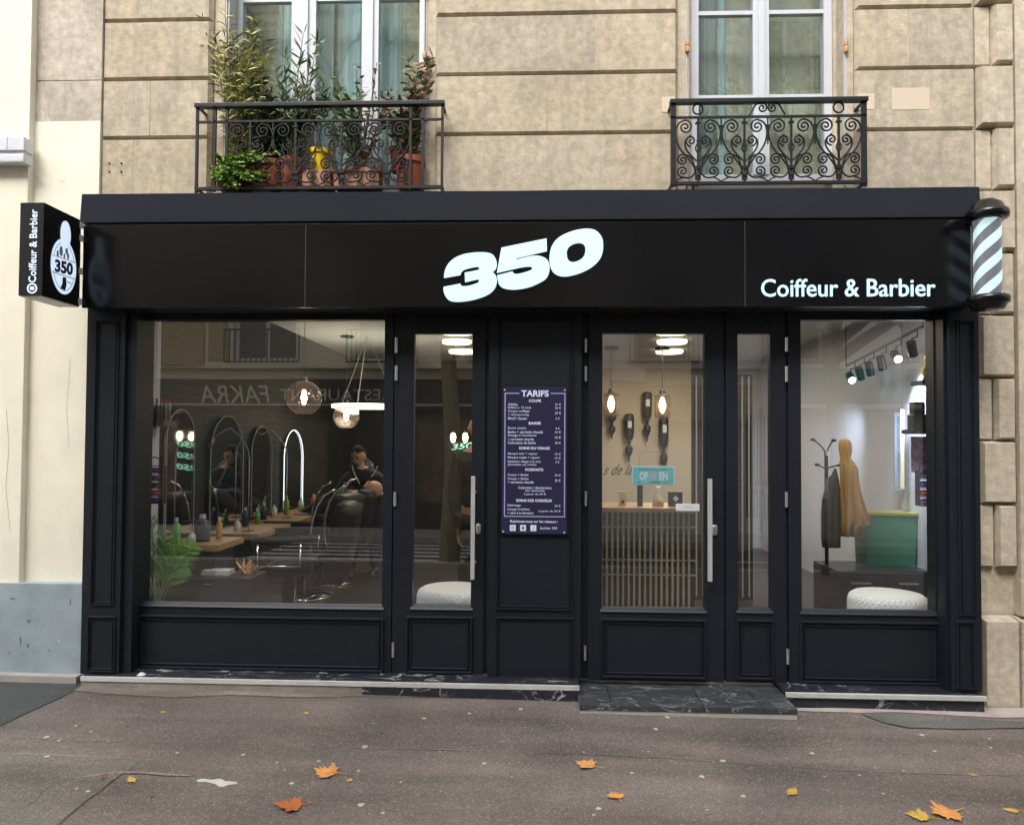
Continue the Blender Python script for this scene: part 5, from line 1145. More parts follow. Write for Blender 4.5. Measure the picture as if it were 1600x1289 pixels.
# wall dispensers
for (px, y0, y1, lb) in ((983, 646, 722, 'black wall lamp shaped like an upturned bottle, lowest left'), (1011, 612, 690, 'black wall lamp shaped like an upturned bottle, highest'), (1037, 650, 738, 'black wall lamp shaped like an upturned bottle, right one'), (956, 625, 686, 'black wall lamp shaped like an upturned bottle, behind the left pendant')):
    Yd = YB-.1; p = P(px, y0, Yd); q_ = P(px, y1, Yd); H_ = p.z-q_.z
    t_ = thing('bottle_dispenser', lb.replace('wall lamp', 'wall dispenser'), 'dispenser', (p.x, Yd, q_.z), 'upturned bottle dispensers')
    b = MB(); b.lathe([(0, 0), (.055, -.01), (.07, -.04), (.068, -H_*.42), (.06, -H_*.5), (.03, -H_*.56), (0, -H_*.56)], (p.x, Yd, p.z), 16); b.build('bottle', M['blackm'], t_, True)
    b = MB(); b.box(p.x-.028, p.x+.028, Yd-.088, Yd-.084, p.z-H_*.3, p.z-H_*.16); b.build('mark', WH, t_)
    b = MB(); b.lathe([(0, -H_*.57), (.02, -H_*.57), (.02, -H_*.66), (.055, -H_*.7), (.05, -H_*.8), (.012, -H_*.9), (.008, -H_), (0, -H_)], (p.x, Yd, p.z), 14); b.build('funnel', M['blackm'], t_, True)
    b = MB(); b.box(p.x-.02, p.x+.02, Yd, YB, p.z-H_*.2, p.z-H_*.12); b.build('bracket', M['blackm'], t_)
# script on the wall
sc_ = thing('wall_lettering', 'black slanted words painted on the cream back wall', 'lettering', P(960, 735, YB-.01))
x0, x1, z0, z1 = R(942, 725, 986, 742, YB-.004)
b = MB(); b.text('s de la', lambda u, v, w: Vector((u+(v-z0)*.25, YB-.001-w, v)), x0, x1, z0, z1, .003, shear=.35); b.build('letters', M['blackm'], sc_)
# OPEN plate and push/pull sticker on the door glass
x0, x1, z0, z1 = R(987, 728, 1054, 758, WY+.045)
op = thing('open_sign', 'turquoise number plate reading OPEN hung inside the entrance door', 'sign', (x0, WY+.04, z0))
teal = mat('turquoise', (.12, .52, .60), .4, var=(.18, .60, .66), scale=12)
b = MB(); b.box(x0, x1, WY+.042, WY+.046, z0, z1, .002); b.build('rim', mat('pale_rim', (.50, .78, .80), .4), op)
b = MB(); b.box(x0+.008, x1-.008, WY+.0405, WY+.0419, z0+.008, z1-.008); b.build('plate', teal, op)
w_, h_ = x1-x0, z1-z0
fo = lambda u, v, w: Vector((u, WY+.0404-w, v))
b = MB(); b.text('OP', fo, x0+w_*.18, x0+w_*.38, z0+h_*.26, z0+h_*.70, .0006, off=.04); b.text('EN', fo, x0+w_*.64, x0+w_*.84, z0+h_*.26, z0+h_*.70, .0006, off=.04); b.build('letters', mat('plate_letters', (.68, .86, .92), .4), op)
b = MB(); b.box(x0+w_*.43, x0+w_*.58, WY+.0398, WY+.0404, z0+h_*.28, z0+h_*.64); b.build('centre_panel', mat('panel_grey', (.45, .52, .62), .5), op)
b = MB()
for (u, v) in ((.17, .84), (.80, .86), (.18, .12), (.8, .12)): b.tube([(x0+w_*u, WY+.039, z0+h_*v), (x0+w_*u, WY+.0404, z0+h_*v)], .004, 8)
b.box(x0+w_*.2, x0+w_*.78, WY+.0398, WY+.0404, z0+h_*.80, z0+h_*.83); b.box(x0+w_*.43, x0+w_*.66, WY+.0398, WY+.0404, z0+h_*.13, z0+h_*.18)
b.build('bolts', M['blackm'], op)
b = MB(); b.tube([(x0+w_*.17, WY+.044, z1), (x0+w_*.2, WY+.044, z1+.09), (x0+w_*.78, WY+.044, z1+.09), (x0+w_*.8, WY+.044, z1)], .0012, 5); b.build('string', M['blackm'], op)
x0, x1, z0, z1 = R(1056, 787, 1093, 798, WY+.02)
ti = thing('door_sticker', 'white sticker reading TIREZ on the entrance door glass', 'sticker', (x0, WY, z0))
b = MB(); b.box(x0, x1, WY+.0222, WY+.0236, z0, z1); b.build('label', WH, ti)
b = MB(); w_ = x1-x0; h_ = z1-z0; b.text('TIREZ', lambda u, v, w: Vector((u, WY+.0221-w, v)), x0+w_*.28, x0+w_*.72, z0+h_*.35, z0+h_*.7, .0006); b.build('letters', MG, ti)

# coat stand with coats
Yk = 1.75
cp = P(1291, 720, Yk); cs = thing('coat_stand', 'dark metal coat stand with curled hooks in the right window', 'coat stand', (cp.x, Yk, FZ))
b = MB(); b.tube([(cp.x, Yk, FZ), (cp.x, Yk, P(1291, 712, Yk).z)], .016, 10); b.lathe([(0, 0), (.2, 0), (.2, .02), (.03, .04), (0, .04)], (cp.x, Yk, FZ), 20); b.build('pole', M['iron'], cs)
b = MB(); b.tube([(cp.x, Yk, P(1291, 712, Yk).z), (cp.x, Yk, P(1291, 705, Yk).z)], .018, 10); b.build('collar', M['chrome'], cs)
for (tx, ty, mx_, my) in ((1270, 687, 1286, 696), (1303, 688, 1295, 694), (1277, 726, 1286, 730), (1312, 727, 1300, 728)):
    b = MB(); A = P(1291, 711 if ty < 700 else 733, Yk); B_ = P(tx, ty, Yk-.03); m_ = P(mx_, my, Yk-.02)
    b.tube([A*(1-u)**2+m_*2*u*(1-u)+B_*u*u for u in [i/8 for i in range(9)]], .006, 6); b.ball(B_, .016, 8, (1.5, 1, .8)); b.build('hook', M['iron'], cs)
def coat(nm, secs, Y, m, lb, fold=.01):
    b = MB(); n = 28; rings = []
    c0 = P(secs[0][1], secs[0][0], Y); t_ = thing(nm, lb, 'coat', c0)
    for i, (py, xa, xb) in enumerate(secs):
        A, B_ = P(xa, py, Y), P(xb, py, Y); c = (A+B_)/2; hw = (B_.x-A.x)/2
        rings.append([b.bm.verts.new(c+Vector((hw*math.cos(2*math.pi*k/n), min(.09, hw*.6)*math.sin(2*math.pi*k/n)*(1+(.12+.035*i)*math.sin(k*1.9+.35*i)+.08*math.sin(k*3.7)), 0))) for k in range(n)])
    for a, c in zip(rings, rings[1:]):
        for k in range(n): b.bm.faces.new((a[k], a[(k+1) % n], c[(k+1) % n], c[k]))
    b.bm.faces.new(rings[0][::-1]); b.bm.faces.new(rings[-1]); b.build('body', m, t_, True); return t_
ct = coat('hanging_coat', [(686, 1314, 1325), (689, 1311, 1329), (696, 1310, 1331), (706, 1311, 1331), (716, 1313, 1329), (722, 1312, 1334), (732, 1312, 1340), (745, 1313, 1341), (760, 1313, 1343), (775, 1313, 1347), (790, 1314, 1352), (805, 1314, 1358), (817, 1314, 1361), (822, 1314, 1350), (838, 1314, 1348)], Yk-.10, mat('ochre_coat', (.43, .27, .11), .9, bump=.4, bscale=90, var=(.34, .20, .07), scale=5), 'ochre hooded coat hanging on the coat stand')
b = MB(); p = P(1318, 725, Yk-.18); q_ = P(1322, 836, Yk-.20); b.tube([p, (p+q_)/2, q_], .004, 5); b.build('front_seam', mat('coat_seam', (.20, .10, .04), .8), ct)
coat('hanging_apron', [(732, 1303, 1307), (742, 1299, 1309), (752, 1288, 1311), (762, 1289, 1312), (780, 1285, 1312), (800, 1283, 1313), (840, 1283, 1313), (855, 1285, 1313)], Yk-.07, mat('slate_apron', (.055, .062, .07), .9, bump=.3, bscale=90), 'slate grey apron hanging beside the ochre coat')

# track light on the right
A, B_ = PX(1440, 508, 3.0), PX(1322, 570, 3.0)
A = Vector((3.0, 1.05, 2.5)); 
A = P(1442, 510, 1.15); B_ = P(1322, 572, 2.6)
tl = thing('track_light', 'black ceiling track with spotlights crossing the right window', 'track light', A)
b = MB(); b.tube([A, B_], .012, 4); b.build('rail', M['blackm'], tl)
b = MB()
for p in (A, B_): b.tube([p, Vector((p.x, p.y, CZ))], .005, 6)
b.build('hanger', M['blackm'], tl)
for i, u in enumerate((.06, .24, .42, .58, .72, .86)):
    p = A.lerp(B_, u); d = Vector((.25 if i != 1 else -.5, -.55 if i == 1 else .3, -.6)).normalized()
    if i in (1, 5): d = Vector((-.12, -.8, -.45)).normalized()
    b = MB(); b.tube([p, p-Vector((0, 0, .06)), p-Vector((.04, 0, .07)), p-Vector((.04, 0, .13))], .006, 6); h0 = p-Vector((.04, 0, .15)); b.tube([h0-d*.06, h0+d*.06], .034, 14); sp = b.build('spotlight', M['blackm'], tl)
    b = MB(); b.tube([h0+d*.0605, h0+d*.064], .029, 14); b.build('lens', M['cool'] if i in (1, 5) else mat('unlit_lens', (.5, .5, .5), .3), sp)
l = bpy.data.lights.new('track_spot', 'SPOT'); l.energy = 60; l.color = (.75, .86, 1); l.spot_size = 1.5; l.spot_blend = .8; l.shadow_soft_size = .03
o = bpy.data.objects.new('track_spot', l); COL.objects.link(o); pp = A.lerp(B_, .24)-Vector((.04, 0, .2)); o.location = pp; o.rotation_euler = (Vector((-1, -.1, 1.3))).to_track_quat('Z', 'Y').to_euler()
l2 = l.copy(); l2.energy = 60; o = bpy.data.objects.new('track_spot', l2); COL.objects.link(o); o.location = A.lerp(B_, .86)-Vector((.04, 0, .2)); o.rotation_euler = (Vector((.3, -1.2, 1.0))).to_track_quat('Z', 'Y').to_euler()
# shelves on the right wall
def side_shelf(px0, px1, py, Y, lb):
    x0, x1, _, _ = R(px0, py, px1, py+6, Y); z = P(px0, py, Y).z; t_ = thing('wall_shelf', lb, 'shelf', (x1, Y, z)); b = MB(); b.box(x0, x1+.1, Y-.08, Y+.08, z-.03, z, .002); b.build('board', M['blackm'], t_); return z
z = side_shelf(1417, 1460, 671, .42, 'dark lower wall shelf at the edge of the right window')
c = P(1434, 671, .42); c.z = z
t_ = thing('radio', 'dark case with a small box on top standing on the lower right shelf', 'case', c)
b = MB(); b.box(c.x-.05, c.x+.05, c.y-.05, c.y+.04, c.z+.0005, c.z+.10, .01); b.build('body', mat('dark_case', (.03, .035, .04), .35), t_)
b = MB(); b.box(c.x-.04, c.x+.03, c.y-.04, c.y+.03, c.z+.1005, c.z+.18, .008); b.build('upper_box', M['blackm'], t_)
z = side_shelf(1432, 1460, 595, .50, 'small upper wall shelf at the edge of the right window')
c = P(1450, 595, .5); c.z = z
t_ = thing('gilt_ornament', 'small gilt ornament on the upper right shelf', 'ornament', c)
b = MB(); b.loft([(c+Vector((0, 0, .0005)), .035, .03), (c+Vector((0, 0, .03)), .03, .025), (c+Vector((-.005, 0, .07)), .04, .03), (c+Vector((.01, 0, .11)), .025, .02), (c+Vector((0, 0, .15)), .03, .025), (c+Vector((.005, 0, .17)), .008, .008)], 12); b.build('figure', mat('gilt', (.42, .30, .06), .35, metal=.4), t_, True)
# framed poster, light tube and purple banner on the right side wall
c0, c1 = P(1398, 700, 1.9), P(1425, 700, 1.9)
zt_, zb_ = P(1410, 645, 1.9).z, P(1410, 766, 1.9).z
t_ = thing('framed_poster', 'pale blue framed poster behind the light tube', 'poster', (c0.x, 1.9, zb_))
b = MB(); b.box(c0.x, c1.x, 1.9, 1.92, zb_, zt_, .003); b.build('frame', mat('poster_frame', (.30, .36, .46), .5), t_); b = MB(); b.box(c0.x+.02, c1.x-.02, 1.896, 1.8995, zb_+.03, zt_-.03); b.build('print', mat('poster_print', (.12, .16, .28), .4, var=(.28, .30, .36), scale=6, amt=.1), t_)
b = MB(); b.tube([(c1.x-.03, 1.91, zt_), (c1.x-.03, 1.91, CZ)], .0015, 4); b.build('wire', M['steel'], t_)
p = P(1410, 640, 1.7); q_ = P(1410, 763, 1.7); t_ = thing('light_tube', 'upright pale yellow light tube in the right window', 'light tube', q_)
b = MB(); b.tube([p, q_], .014, 10); b.build('tube', emis('tube_yellow', (.75, .72, .45), .4), t_, True); b = MB(); b.tube([p, Vector((p.x, p.y, CZ))], .002, 5); b.build('wire', M['iron'], t_)
x0, x1, z0, z1 = R(1423, 682, 1448, 738, .52)
t_ = thing('purple_banner', 'purple shimmering banner hanging under the lower right shelf', 'banner', (x0, .52, z0))
pm = mat('purple_print', (.10, .04, .22), .4, var=(.45, .36, .62), scale=24, amt=.12); b = MB(); b.box(x0, x1, .515, .52, z0, z1, .002); b.build('cloth', pm, t_)
# black panel with 350 three times, far in the dark
x0, x1, z0, z1 = R(700, 690, 745, 755, 4.4)
t_ = thing('black_poster', 'black panel printed with three rows of 350 seen through the left door', 'poster', (x0, 4.4, z0))
b = MB(); b.box(x0, x1, 4.4, 4.43, FZ, z1, .003); b.build('panel', mat('poster_black', (.012, .014, .015), .5), t_)
b = MB(); 
for k in range(3): h = z1-z0; b.text('350', lambda u, v, w: Vector((u, 4.399-w, v+(u-x0)*.12)), x0+.04, x0+.30, z1-.06-k*h*.28-.05, z1-.06-k*h*.28+.02, .002, off=.02, shear=.2)
b.build('numbers', emis('green_print', (.25, .65, .50), .45), t_)
for px, lb in ((708, 'left of two small wall bulbs above the black 350 panel'), (727, 'right of two small wall bulbs above the black 350 panel')):
    c = P(px, 684, 4.3); t_ = thing('wall_bulb', lb, 'bulb', c, 'small bulbs over the black panel'); b = MB(); b.lathe([(0, .07), (.025, .05), (.035, 0), (.02, -.05), (0, -.06)], c, 12); b.build('bulb', M['warmbulb'], t_, True)
    b = MB(); b.lathe([(0, .11), (.018, .11), (.018, .06), (0, .06)], c, 10); b.tube([c+Vector((0, 0, .1)), Vector((c.x, c.y, CZ))], .003, 5); b.build('socket', M['blackm'], t_)

# ------------------------------------------------------------------ people inside
def skinmesh(J, E, root, sub=1):
    me = bpy.data.meshes.new('sk'); names = list(J); me.from_pydata([J[n][0] for n in names], [(names.index(a), names.index(c)) for a, c in E], [])
    o = bpy.data.objects.new('sk', me); COL.objects.link(o); md = o.modifiers.new('s', 'SKIN')
    for i, n in enumerate(names):
        r = J[n][1]; r = r if isinstance(r, tuple) else (r, r); me.skin_vertices[0].data[i].radius = r; me.skin_vertices[0].data[i].use_root = (n == root)
    md.use_smooth_shade = True; sb = o.modifiers.new('b', 'SUBSURF'); sb.levels = sub
    ev = o.evaluated_get(bpy.context.evaluated_depsgraph_get()); m2 = bpy.data.meshes.new_from_object(ev); bpy.data.objects.remove(o); return m2
def merged(meshes, voxel, name, m, parent):
    bm_ = bmesh.new()
    for x in meshes: bm_.from_mesh(x)
    me = bpy.data.meshes.new(name); bm_.to_mesh(me); bm_.free(); o = bpy.data.objects.new(name, me); COL.objects.link(o)
    r = o.modifiers.new('r', 'REMESH'); r.mode = 'VOXEL'; r.voxel_size = voxel; r.use_smooth_shade = True
    s = o.modifiers.new('sm', 'SMOOTH'); s.iterations = 2; s.factor = .5
    ev = o.evaluated_get(bpy.context.evaluated_depsgraph_get()); m2 = bpy.data.meshes.new_from_object(ev); bpy.data.objects.remove(o)
    m2.materials.clear(); m2.materials.append(m); m2.name = name
    for p in m2.polygons: p.use_smooth = True
    o = bpy.data.objects.new(name, m2); COL.objects.link(o); o.parent = parent; o.location = -parent.location; return o
def headmesh(c, rot, s=1.0, bald=False):
    bm_ = bmesh.new(); bmesh.ops.create_icosphere(bm_, subdivisions=4, radius=1)
    for v in bm_.verts:
        x, y, z = v.co; X_, Y_, Z_ = x*.075, y*.095, z*.115       # face looks to -y
        if z < 0: X_ *= 1-.28*(-z)**1.2; Y_ *= 1-.18*(-z); 
        if y < 0: Y_ *= .92
        Y_ += -.022*math.exp(-((x/.16)**2+((z+.12)/.17)**2))*(y < 0)          # nose
        Y_ += -.010*math.exp(-((x/.30)**2+((z+.46)/.09)**2))*(y < 0)          # lips
        Y_ += .010*math.exp(-(((abs(x)-.36)/.16)**2+((z-.04)/.10)**2))*(y < 0) # eye sockets
        Y_ += -.006*math.exp(-(((abs(x)-.36)/.22)**2+((z-.22)/.08)**2))*(y < 0) # brows
        Y_ += -.010*math.exp(-((x/.28)**2+((z+.80)/.14)**2))*(y < 0)          # chin
        v.co = (X_, Y_, Z_)
    for sx_ in (-1, 1):
        bmesh.ops.create_uvsphere(bm_, u_segments=10, v_segments=8, radius=1, matrix=Matrix.Translation((sx_*.076, .008, -.008)) @ Matrix.Diagonal((.010, .018, .030, 1)))
    bm_.transform(Matrix.Translation(c) @ rot @ Matrix.Scale(s, 4)); me = bpy.data.meshes.new('h'); bm_.to_mesh(me); bm_.free(); return me
def handjoints(J, E, tag_, wrist, d, n_, curl=.5, spread=1.0, ln_=1.0):
    # palm along d, finger plane normal n_
    d = d.normalized(); n_ = (n_-d*n_.dot(d)).normalized(); s_ = d.cross(n_)
    J[tag_+'p'] = (wrist+d*.045, (.034, .016)); E.append((wrist_names[tag_], tag_+'p'))
    for i, (o_, L) in enumerate(((-.028, .065), (-.010, .078), (.009, .073), (.027, .055))):
        a = wrist+d*.085+s_*o_; dd = (d+n_*curl*.4).normalized(); m_ = a+dd*L*.5*ln_; dd2 = (d+n_*curl*1.4).normalized(); e_ = m_+dd2*L*.5*ln_
        J[f'{tag_}f{i}a'] = (a, .011); J[f'{tag_}f{i}b'] = (m_, .009); J[f'{tag_}f{i}c'] = (e_, .007); E += [(tag_+'p', f'{tag_}f{i}a'), (f'{tag_}f{i}a', f'{tag_}f{i}b'), (f'{tag_}f{i}b', f'{tag_}f{i}c')]
    a = wrist+d*.035-s_*.035; J[tag_+'ta'] = (a, .013); J[tag_+'tb'] = (a+(d-s_*.6+n_*.4).normalized()*.04, .010); J[tag_+'tc'] = (a+(d-s_*.2+n_*.6).normalized()*.068, .008); E += [(tag_+'p', tag_+'ta'), (tag_+'ta', tag_+'tb'), (tag_+'tb', tag_+'tc')]
wrist_names = {}
def V3(*a): return Vector(a)
def person(label, base, J, E, head_c, head_rot, hands, cloth, root='pelvis', skin=None, beard=False, hairstyle=True, trim=None, voxel=.009):
    t_ = thing('person', label, 'person', base)
    E = list(E); J = dict(J)
    for tg, (w, d, n_, curl) in hands.items(): wrist_names[tg] = w; handjoints(J, E, tg, J[w][0], d, n_, curl)
    sk = skinmesh(J, E, root); hm = headmesh(head_c, head_rot)
    body = merged([sk, hm], voxel, 'body', skin or M['skin'], t_)
    for (nm, names, grow, m) in cloth:
        CJ = {}
        for n in names:
            r = J[n][1]; r = r if isinstance(r, tuple) else (r, r); CJ[n] = (J[n][0], (r[0]+grow, r[1]+grow))
        CE = [(a, c) for a, c in E if a in CJ and c in CJ]
        rt_ = root if root in CJ else names[0]
        merged([skinmesh(CJ, CE, rt_)], .012, nm, m, t_)
    hb = MB()
    def hm_(p): return (Matrix.Translation(head_c) @ head_rot) @ Vector(p)
    if hairstyle:
        n = 14; bmesh.ops.create_icosphere(hb.bm, subdivisions=3, radius=1)
        kill = [v for v in hb.bm.verts if v.co.z < .52-.1*abs(v.co.x) and v.co.y < -.1 or v.co.z < .1 and v.co.y < .3 or v.co.z < -.35]
        bmesh.ops.delete(hb.bm, geom=kill, context='VERTS')
        for v in hb.bm.verts: v.co = hm_((v.co.x*.082, v.co.y*.102+.003, v.co.z*.125+.003*noise.noise(v.co*6)))
        hb.build('hair', M['hair'], t_, True)
    else: hb.bm.free()
    if beard:
        bb = MB(); bmesh.ops.create_icosphere(bb.bm, subdivisions=3, radius=1)
        kill = [v for v in bb.bm.verts if v.co.z > -.28 or v.co.y > .35]
        bmesh.ops.delete(bb.bm, geom=kill, context='VERTS')
        for v in bb.bm.verts:
            x, y, z = v.co; v.co = hm_((x*.080*(1-.25*max(0, -z)), y*.102-.004, z*.128))
        bb.build('beard', M['hair'], t_, True)
    eb = MB()
    for s in (-1, 1): eb.ball(hm_((s*.028, -.078, .006)), .011, 8); 
    eb.build('eyes', mat('eye', (.05, .035, .03), .2), t_, True)
    br = MB()
    for s in (-1, 1): br.tube([hm_((s*.014, -.090, .024)), hm_((s*.030, -.088, .028)), hm_((s*.046, -.078, .024))], .004, 5)
    br.build('eyebrows', M['hair'], t_)
    return t_, J, hm_
# barber, bending over the client
Yp = 3.35; H = lambda px, py, Y=Yp: P(px, py, Y)
px_x = H(562, 800).x
sh_l, sh_r = H(541, 748), H(592, 746)
J = {'pelvis': (V3(px_x+.02, Yp+.16, 1.02), (.15, .12)), 'waist': (V3(px_x+.01, Yp+.12, 1.18), (.14, .11)), 'chest': (V3(px_x, Yp+.05, 1.34), (.15, .11)), 'neckb': (H(566, 742), (.07, .065)), 'neck': (H(564, 730), .052), 'headb': (H(562, 720), .055),
 'shr': (sh_l, .062), 'elr': (H(529, 778, Yp-.06), .046), 'wrr': (H(549, 771, Yp-.20), .030), 'shl': (sh_r, .062), 'ell': (H(613, 776, Yp-.04), .046), 'wrl': (H(600, 772, Yp-.18), .030),
 'hipr': (V3(px_x-.09, Yp+.16, .94), .095), 'knr': (V3(px_x-.10, Yp+.15, .55), .06), 'anr': (V3(px_x-.10, Yp+.18, FZ+.07), .04), 'ftr': (V3(px_x-.10, Yp+.02, FZ+.035), .035),
 'hipl': (V3(px_x+.12, Yp+.16, .94), .095), 'knl': (V3(px_x+.13, Yp+.15, .55), .06), 'anl': (V3(px_x+.13, Yp+.18, FZ+.07), .04), 'ftl': (V3(px_x+.13, Yp+.02, FZ+.035), .035)}
E = [('pelvis', 'waist'), ('waist', 'chest'), ('chest', 'neckb'), ('neckb', 'neck'), ('neck', 'headb'), ('neckb', 'shr'), ('shr', 'elr'), ('elr', 'wrr'), ('neckb', 'shl'), ('shl', 'ell'), ('ell', 'wrl'), ('pelvis', 'hipr'), ('hipr', 'knr'), ('knr', 'anr'), ('anr', 'ftr'), ('pelvis', 'hipl'), ('hipl', 'knl'), ('knl', 'anl'), ('anl', 'ftl')]
hc = H(560, 713)
hrot = Matrix.Rotation(math.radians(-14), 4, 'Z') @ Matrix.Rotation(math.radians(20), 4, 'X')
t_, J1, hmf = person('bearded barber in a dark tunic with white trim, bending over a client', (px_x, Yp, FZ), J, E, hc, hrot,
  {'R': ('wrr', V3(1, -.1, -.15), V3(0, 0, -1), .6), 'L': ('wrl', V3(-1, -.1, -.1), V3(0, 0, -1), .6)},
  [('tunic', ['pelvis', 'waist', 'chest', 'neckb', 'shr', 'elr', 'shl', 'ell'], .018, M['cloth']), ('trousers', ['pelvis', 'hipr', 'knr', 'anr', 'hipl', 'knl', 'anl'], .015, M['cloth']), ('shoe', ['anr', 'ftr'], .012, M['blackm']), ('shoe', ['anl', 'ftl'], .012, M['blackm'])], beard=True)
b = MB()
for pts in (((550, 727), (553, 738), (562, 756)), ((590, 728), (586, 738), (580, 745))):
    b.tube([P(x, y, Yp-.17) for x, y in pts], .006, 5)
b.build('collar_trim', M['clothg'], t_)
# client lying back, face up
Yq = Yp-.22
hc2 = P(581, 765, Yq); hr2 = Matrix.Rotation(math.radians(90), 4, 'Y') @ Matrix.Rotation(math.radians(-90), 4, 'Z')
hr2 = Matrix(((0, 0.35, .94, 0), (-1, 0, 0, 0), (0, -.94, .35, 0), (0, 0, 0, 1)))   # face to +z, crown to +x
cx_ = hc2.x
J = {'pelvis': (V3(cx_-.78, Yq, .72), (.14, .12)), 'waist': (V3(cx_-.60, Yq, .84), (.14, .11)), 'chest': (V3(cx_-.38, Yq, 1.0), (.16, .11)), 'neckb': (V3(cx_-.20, Yq, 1.12), (.07, .06)), 'neck': (V3(cx_-.11, Yq, 1.18), .052), 'headb': (V3(cx_-.04, Yq, 1.21), .05),
 'shr': (V3(cx_-.25, Yq-.19, 1.06), .06), 'elr': (V3(cx_-.50, Yq-.26, .84), .045), 'wrr': (V3(cx_-.72, Yq-.22, .80), .030), 'shl': (V3(cx_-.25, Yq+.19, 1.06), .06), 'ell': (V3(cx_-.50, Yq+.26, .84), .045), 'wrl': (V3(cx_-.72, Yq+.22, .80), .030),
 'hipr': (V3(cx_-.82, Yq-.10, .72), .09), 'knr': (V3(cx_-1.20, Yq-.10, .72), .06), 'anr': (V3(cx_-1.42, Yq-.1, .38), .04), 'ftr': (V3(cx_-1.52, Yq-.1, .36), .035),
 'hipl': (V3(cx_-.82, Yq+.10, .72), .09), 'knl': (V3(cx_-1.20, Yq+.10, .72), .06), 'anl': (V3(cx_-1.42, Yq+.1, .38), .04), 'ftl': (V3(cx_-1.52, Yq+.1, .36), .035)}
hcc = V3(cx_, Yq, hc2.z)
dz = hcc.z-1.23
for k in ('neck', 'headb', 'neckb'): J[k] = (J[k][0]+V3(0, 0, dz), J[k][1])
t_, J2, hmf2 = person('bearded client lying back with closed eyes under dark clothes', (cx_-.6, Yq, FZ), J, E, hcc, hr2, {'R2': ('wrr', V3(-1, 0, -.2), V3(0, 0, -1), .4), 'L2': ('wrl', V3(-1, 0, -.2), V3(0, 0, -1), .4)},
  [('jumper', ['pelvis', 'waist', 'chest', 'neckb', 'shr', 'elr', 'wrr', 'shl', 'ell', 'wrl'], .02, M['cloth']), ('trousers', ['pelvis', 'hipr', 'knr', 'anr', 'hipl', 'knl', 'anl'], .015, M['cloth']), ('shoe', ['anr', 'ftr'], .012, M['blackm']), ('shoe', ['anl', 'ftl'], .012, M['blackm'])], beard=True,
  skin=mat('skin_fair', (.56, .34, .25), .5, var=(.48, .27, .19), scale=30), hairstyle=False)
# standing person mostly behind the pillar
Yr = 1.75; xr = P(746, 700, Yr).x
J = {'pelvis': (V3(xr, Yr, .98), (.15, .11)), 'waist': (V3(xr, Yr, 1.14), (.14, .11)), 'chest': (V3(xr, Yr, 1.34), (.16, .11)), 'neckb': (V3(xr, Yr, 1.50), (.08, .07)), 'neck': (V3(xr, Yr, 1.58), .052), 'headb': (V3(xr, Yr, 1.64), .05),
 'shr': (V3(xr-.16, Yr, 1.48), .06), 'elr': (V3(xr-.20, Yr-.02, 1.20), .046), 'wrr': (P(717, 828, Yr-.06), .030), 'shl': (V3(xr+.18, Yr, 1.48), .06), 'ell': (V3(xr+.23, Yr, 1.2), .046), 'wrl': (V3(xr+.22, Yr-.1, .96), .030),
 'hipr': (V3(xr-.10, Yr, .92), .095), 'knr': (V3(xr-.10, Yr, .53), .06), 'anr': (V3(xr-.10, Yr+.02, FZ+.07), .04), 'ftr': (V3(xr-.10, Yr-.14, FZ+.035), .035),
 'hipl': (V3(xr+.10, Yr, .92), .095), 'knl': (V3(xr+.10, Yr, .53), .06), 'anl': (V3(xr+.10, Yr+.02, FZ+.07), .04), 'ftl': (V3(xr+.10, Yr-.14, FZ+.035), .035)}
t_, J3, _ = person('person in dark clothes mostly behind the central pillar, one hand hanging down', (xr, Yr, FZ), J, E, V3(xr, Yr-.02, 1.72), Matrix.Identity(4),
  {'R3': ('wrr', V3(0.1, -.1, -1), V3(1, -.5, 0), .6), 'L3': ('wrl', V3(0, -.1, -1), V3(-1, 0, 0), .5)},
  [('sweater', ['pelvis', 'waist', 'chest', 'neckb', 'shr', 'elr', 'wrr', 'shl', 'ell', 'wrl'], .02, M['cloth']), ('trousers', ['pelvis', 'hipr', 'knr', 'anr', 'hipl', 'knl', 'anl'], .015, M['cloth']), ('shoe', ['anr', 'ftr'], .012, M['blackm']), ('shoe', ['anl', 'ftl'], .012, M['blackm'])])

# ------------------------------------------------------------------ balcony plants
random.seed(21)
LG = {'bamboo': leafmat('bamboo_leaf', (.44, .46, .13), (.62, .56, .26)), 'dark': leafmat('dark_leaf', (.035, .075, .03), (.02, .045, .02)), 'fresh': leafmat('fresh_leaf', (.12, .24, .03), (.22, .34, .05)),
      'ole': leafmat('oleander_leaf', (.09, .17, .07), (.19, .28, .12)), 'dry': leafmat('dry_leaf', (.36, .17, .10), (.42, .28, .14)), 'olive': leafmat('olive_leaf', (.13, .15, .05), (.07, .10, .035))}
STEM = mat('stem', (.12, .10, .05), .8)
def pot(t_, px, py0, py1, w, Y, m, trough=False):
    c = P(px, py1, Y); top = P(px, py0, Y).z; c.z = max(c.z, zop+.051); h = top-c.z; r = (P(px+w/2, py1, Y)-P(px-w/2, py1, Y)).length/2
    b = MB()
    if trough: b.box(c.x-r, c.x+r, Y-.06, Y+.06, c.z, top, .006); b.box(c.x-r-.008, c.x+r+.008, Y-.068, Y+.068, top-.025, top+.001, .004)
    else: b.lathe([(0, 0), (r*.76, 0), (r*.95, h*.8), (r*.98, h*.8), (r*1.05, h*.81), (r*1.06, h), (r*.95, h), (r*.93, h*.9), (0, h*.88)], c, 28)
    b.build('pot', m, t_, False); return Vector((c.x, Y, top-.01))
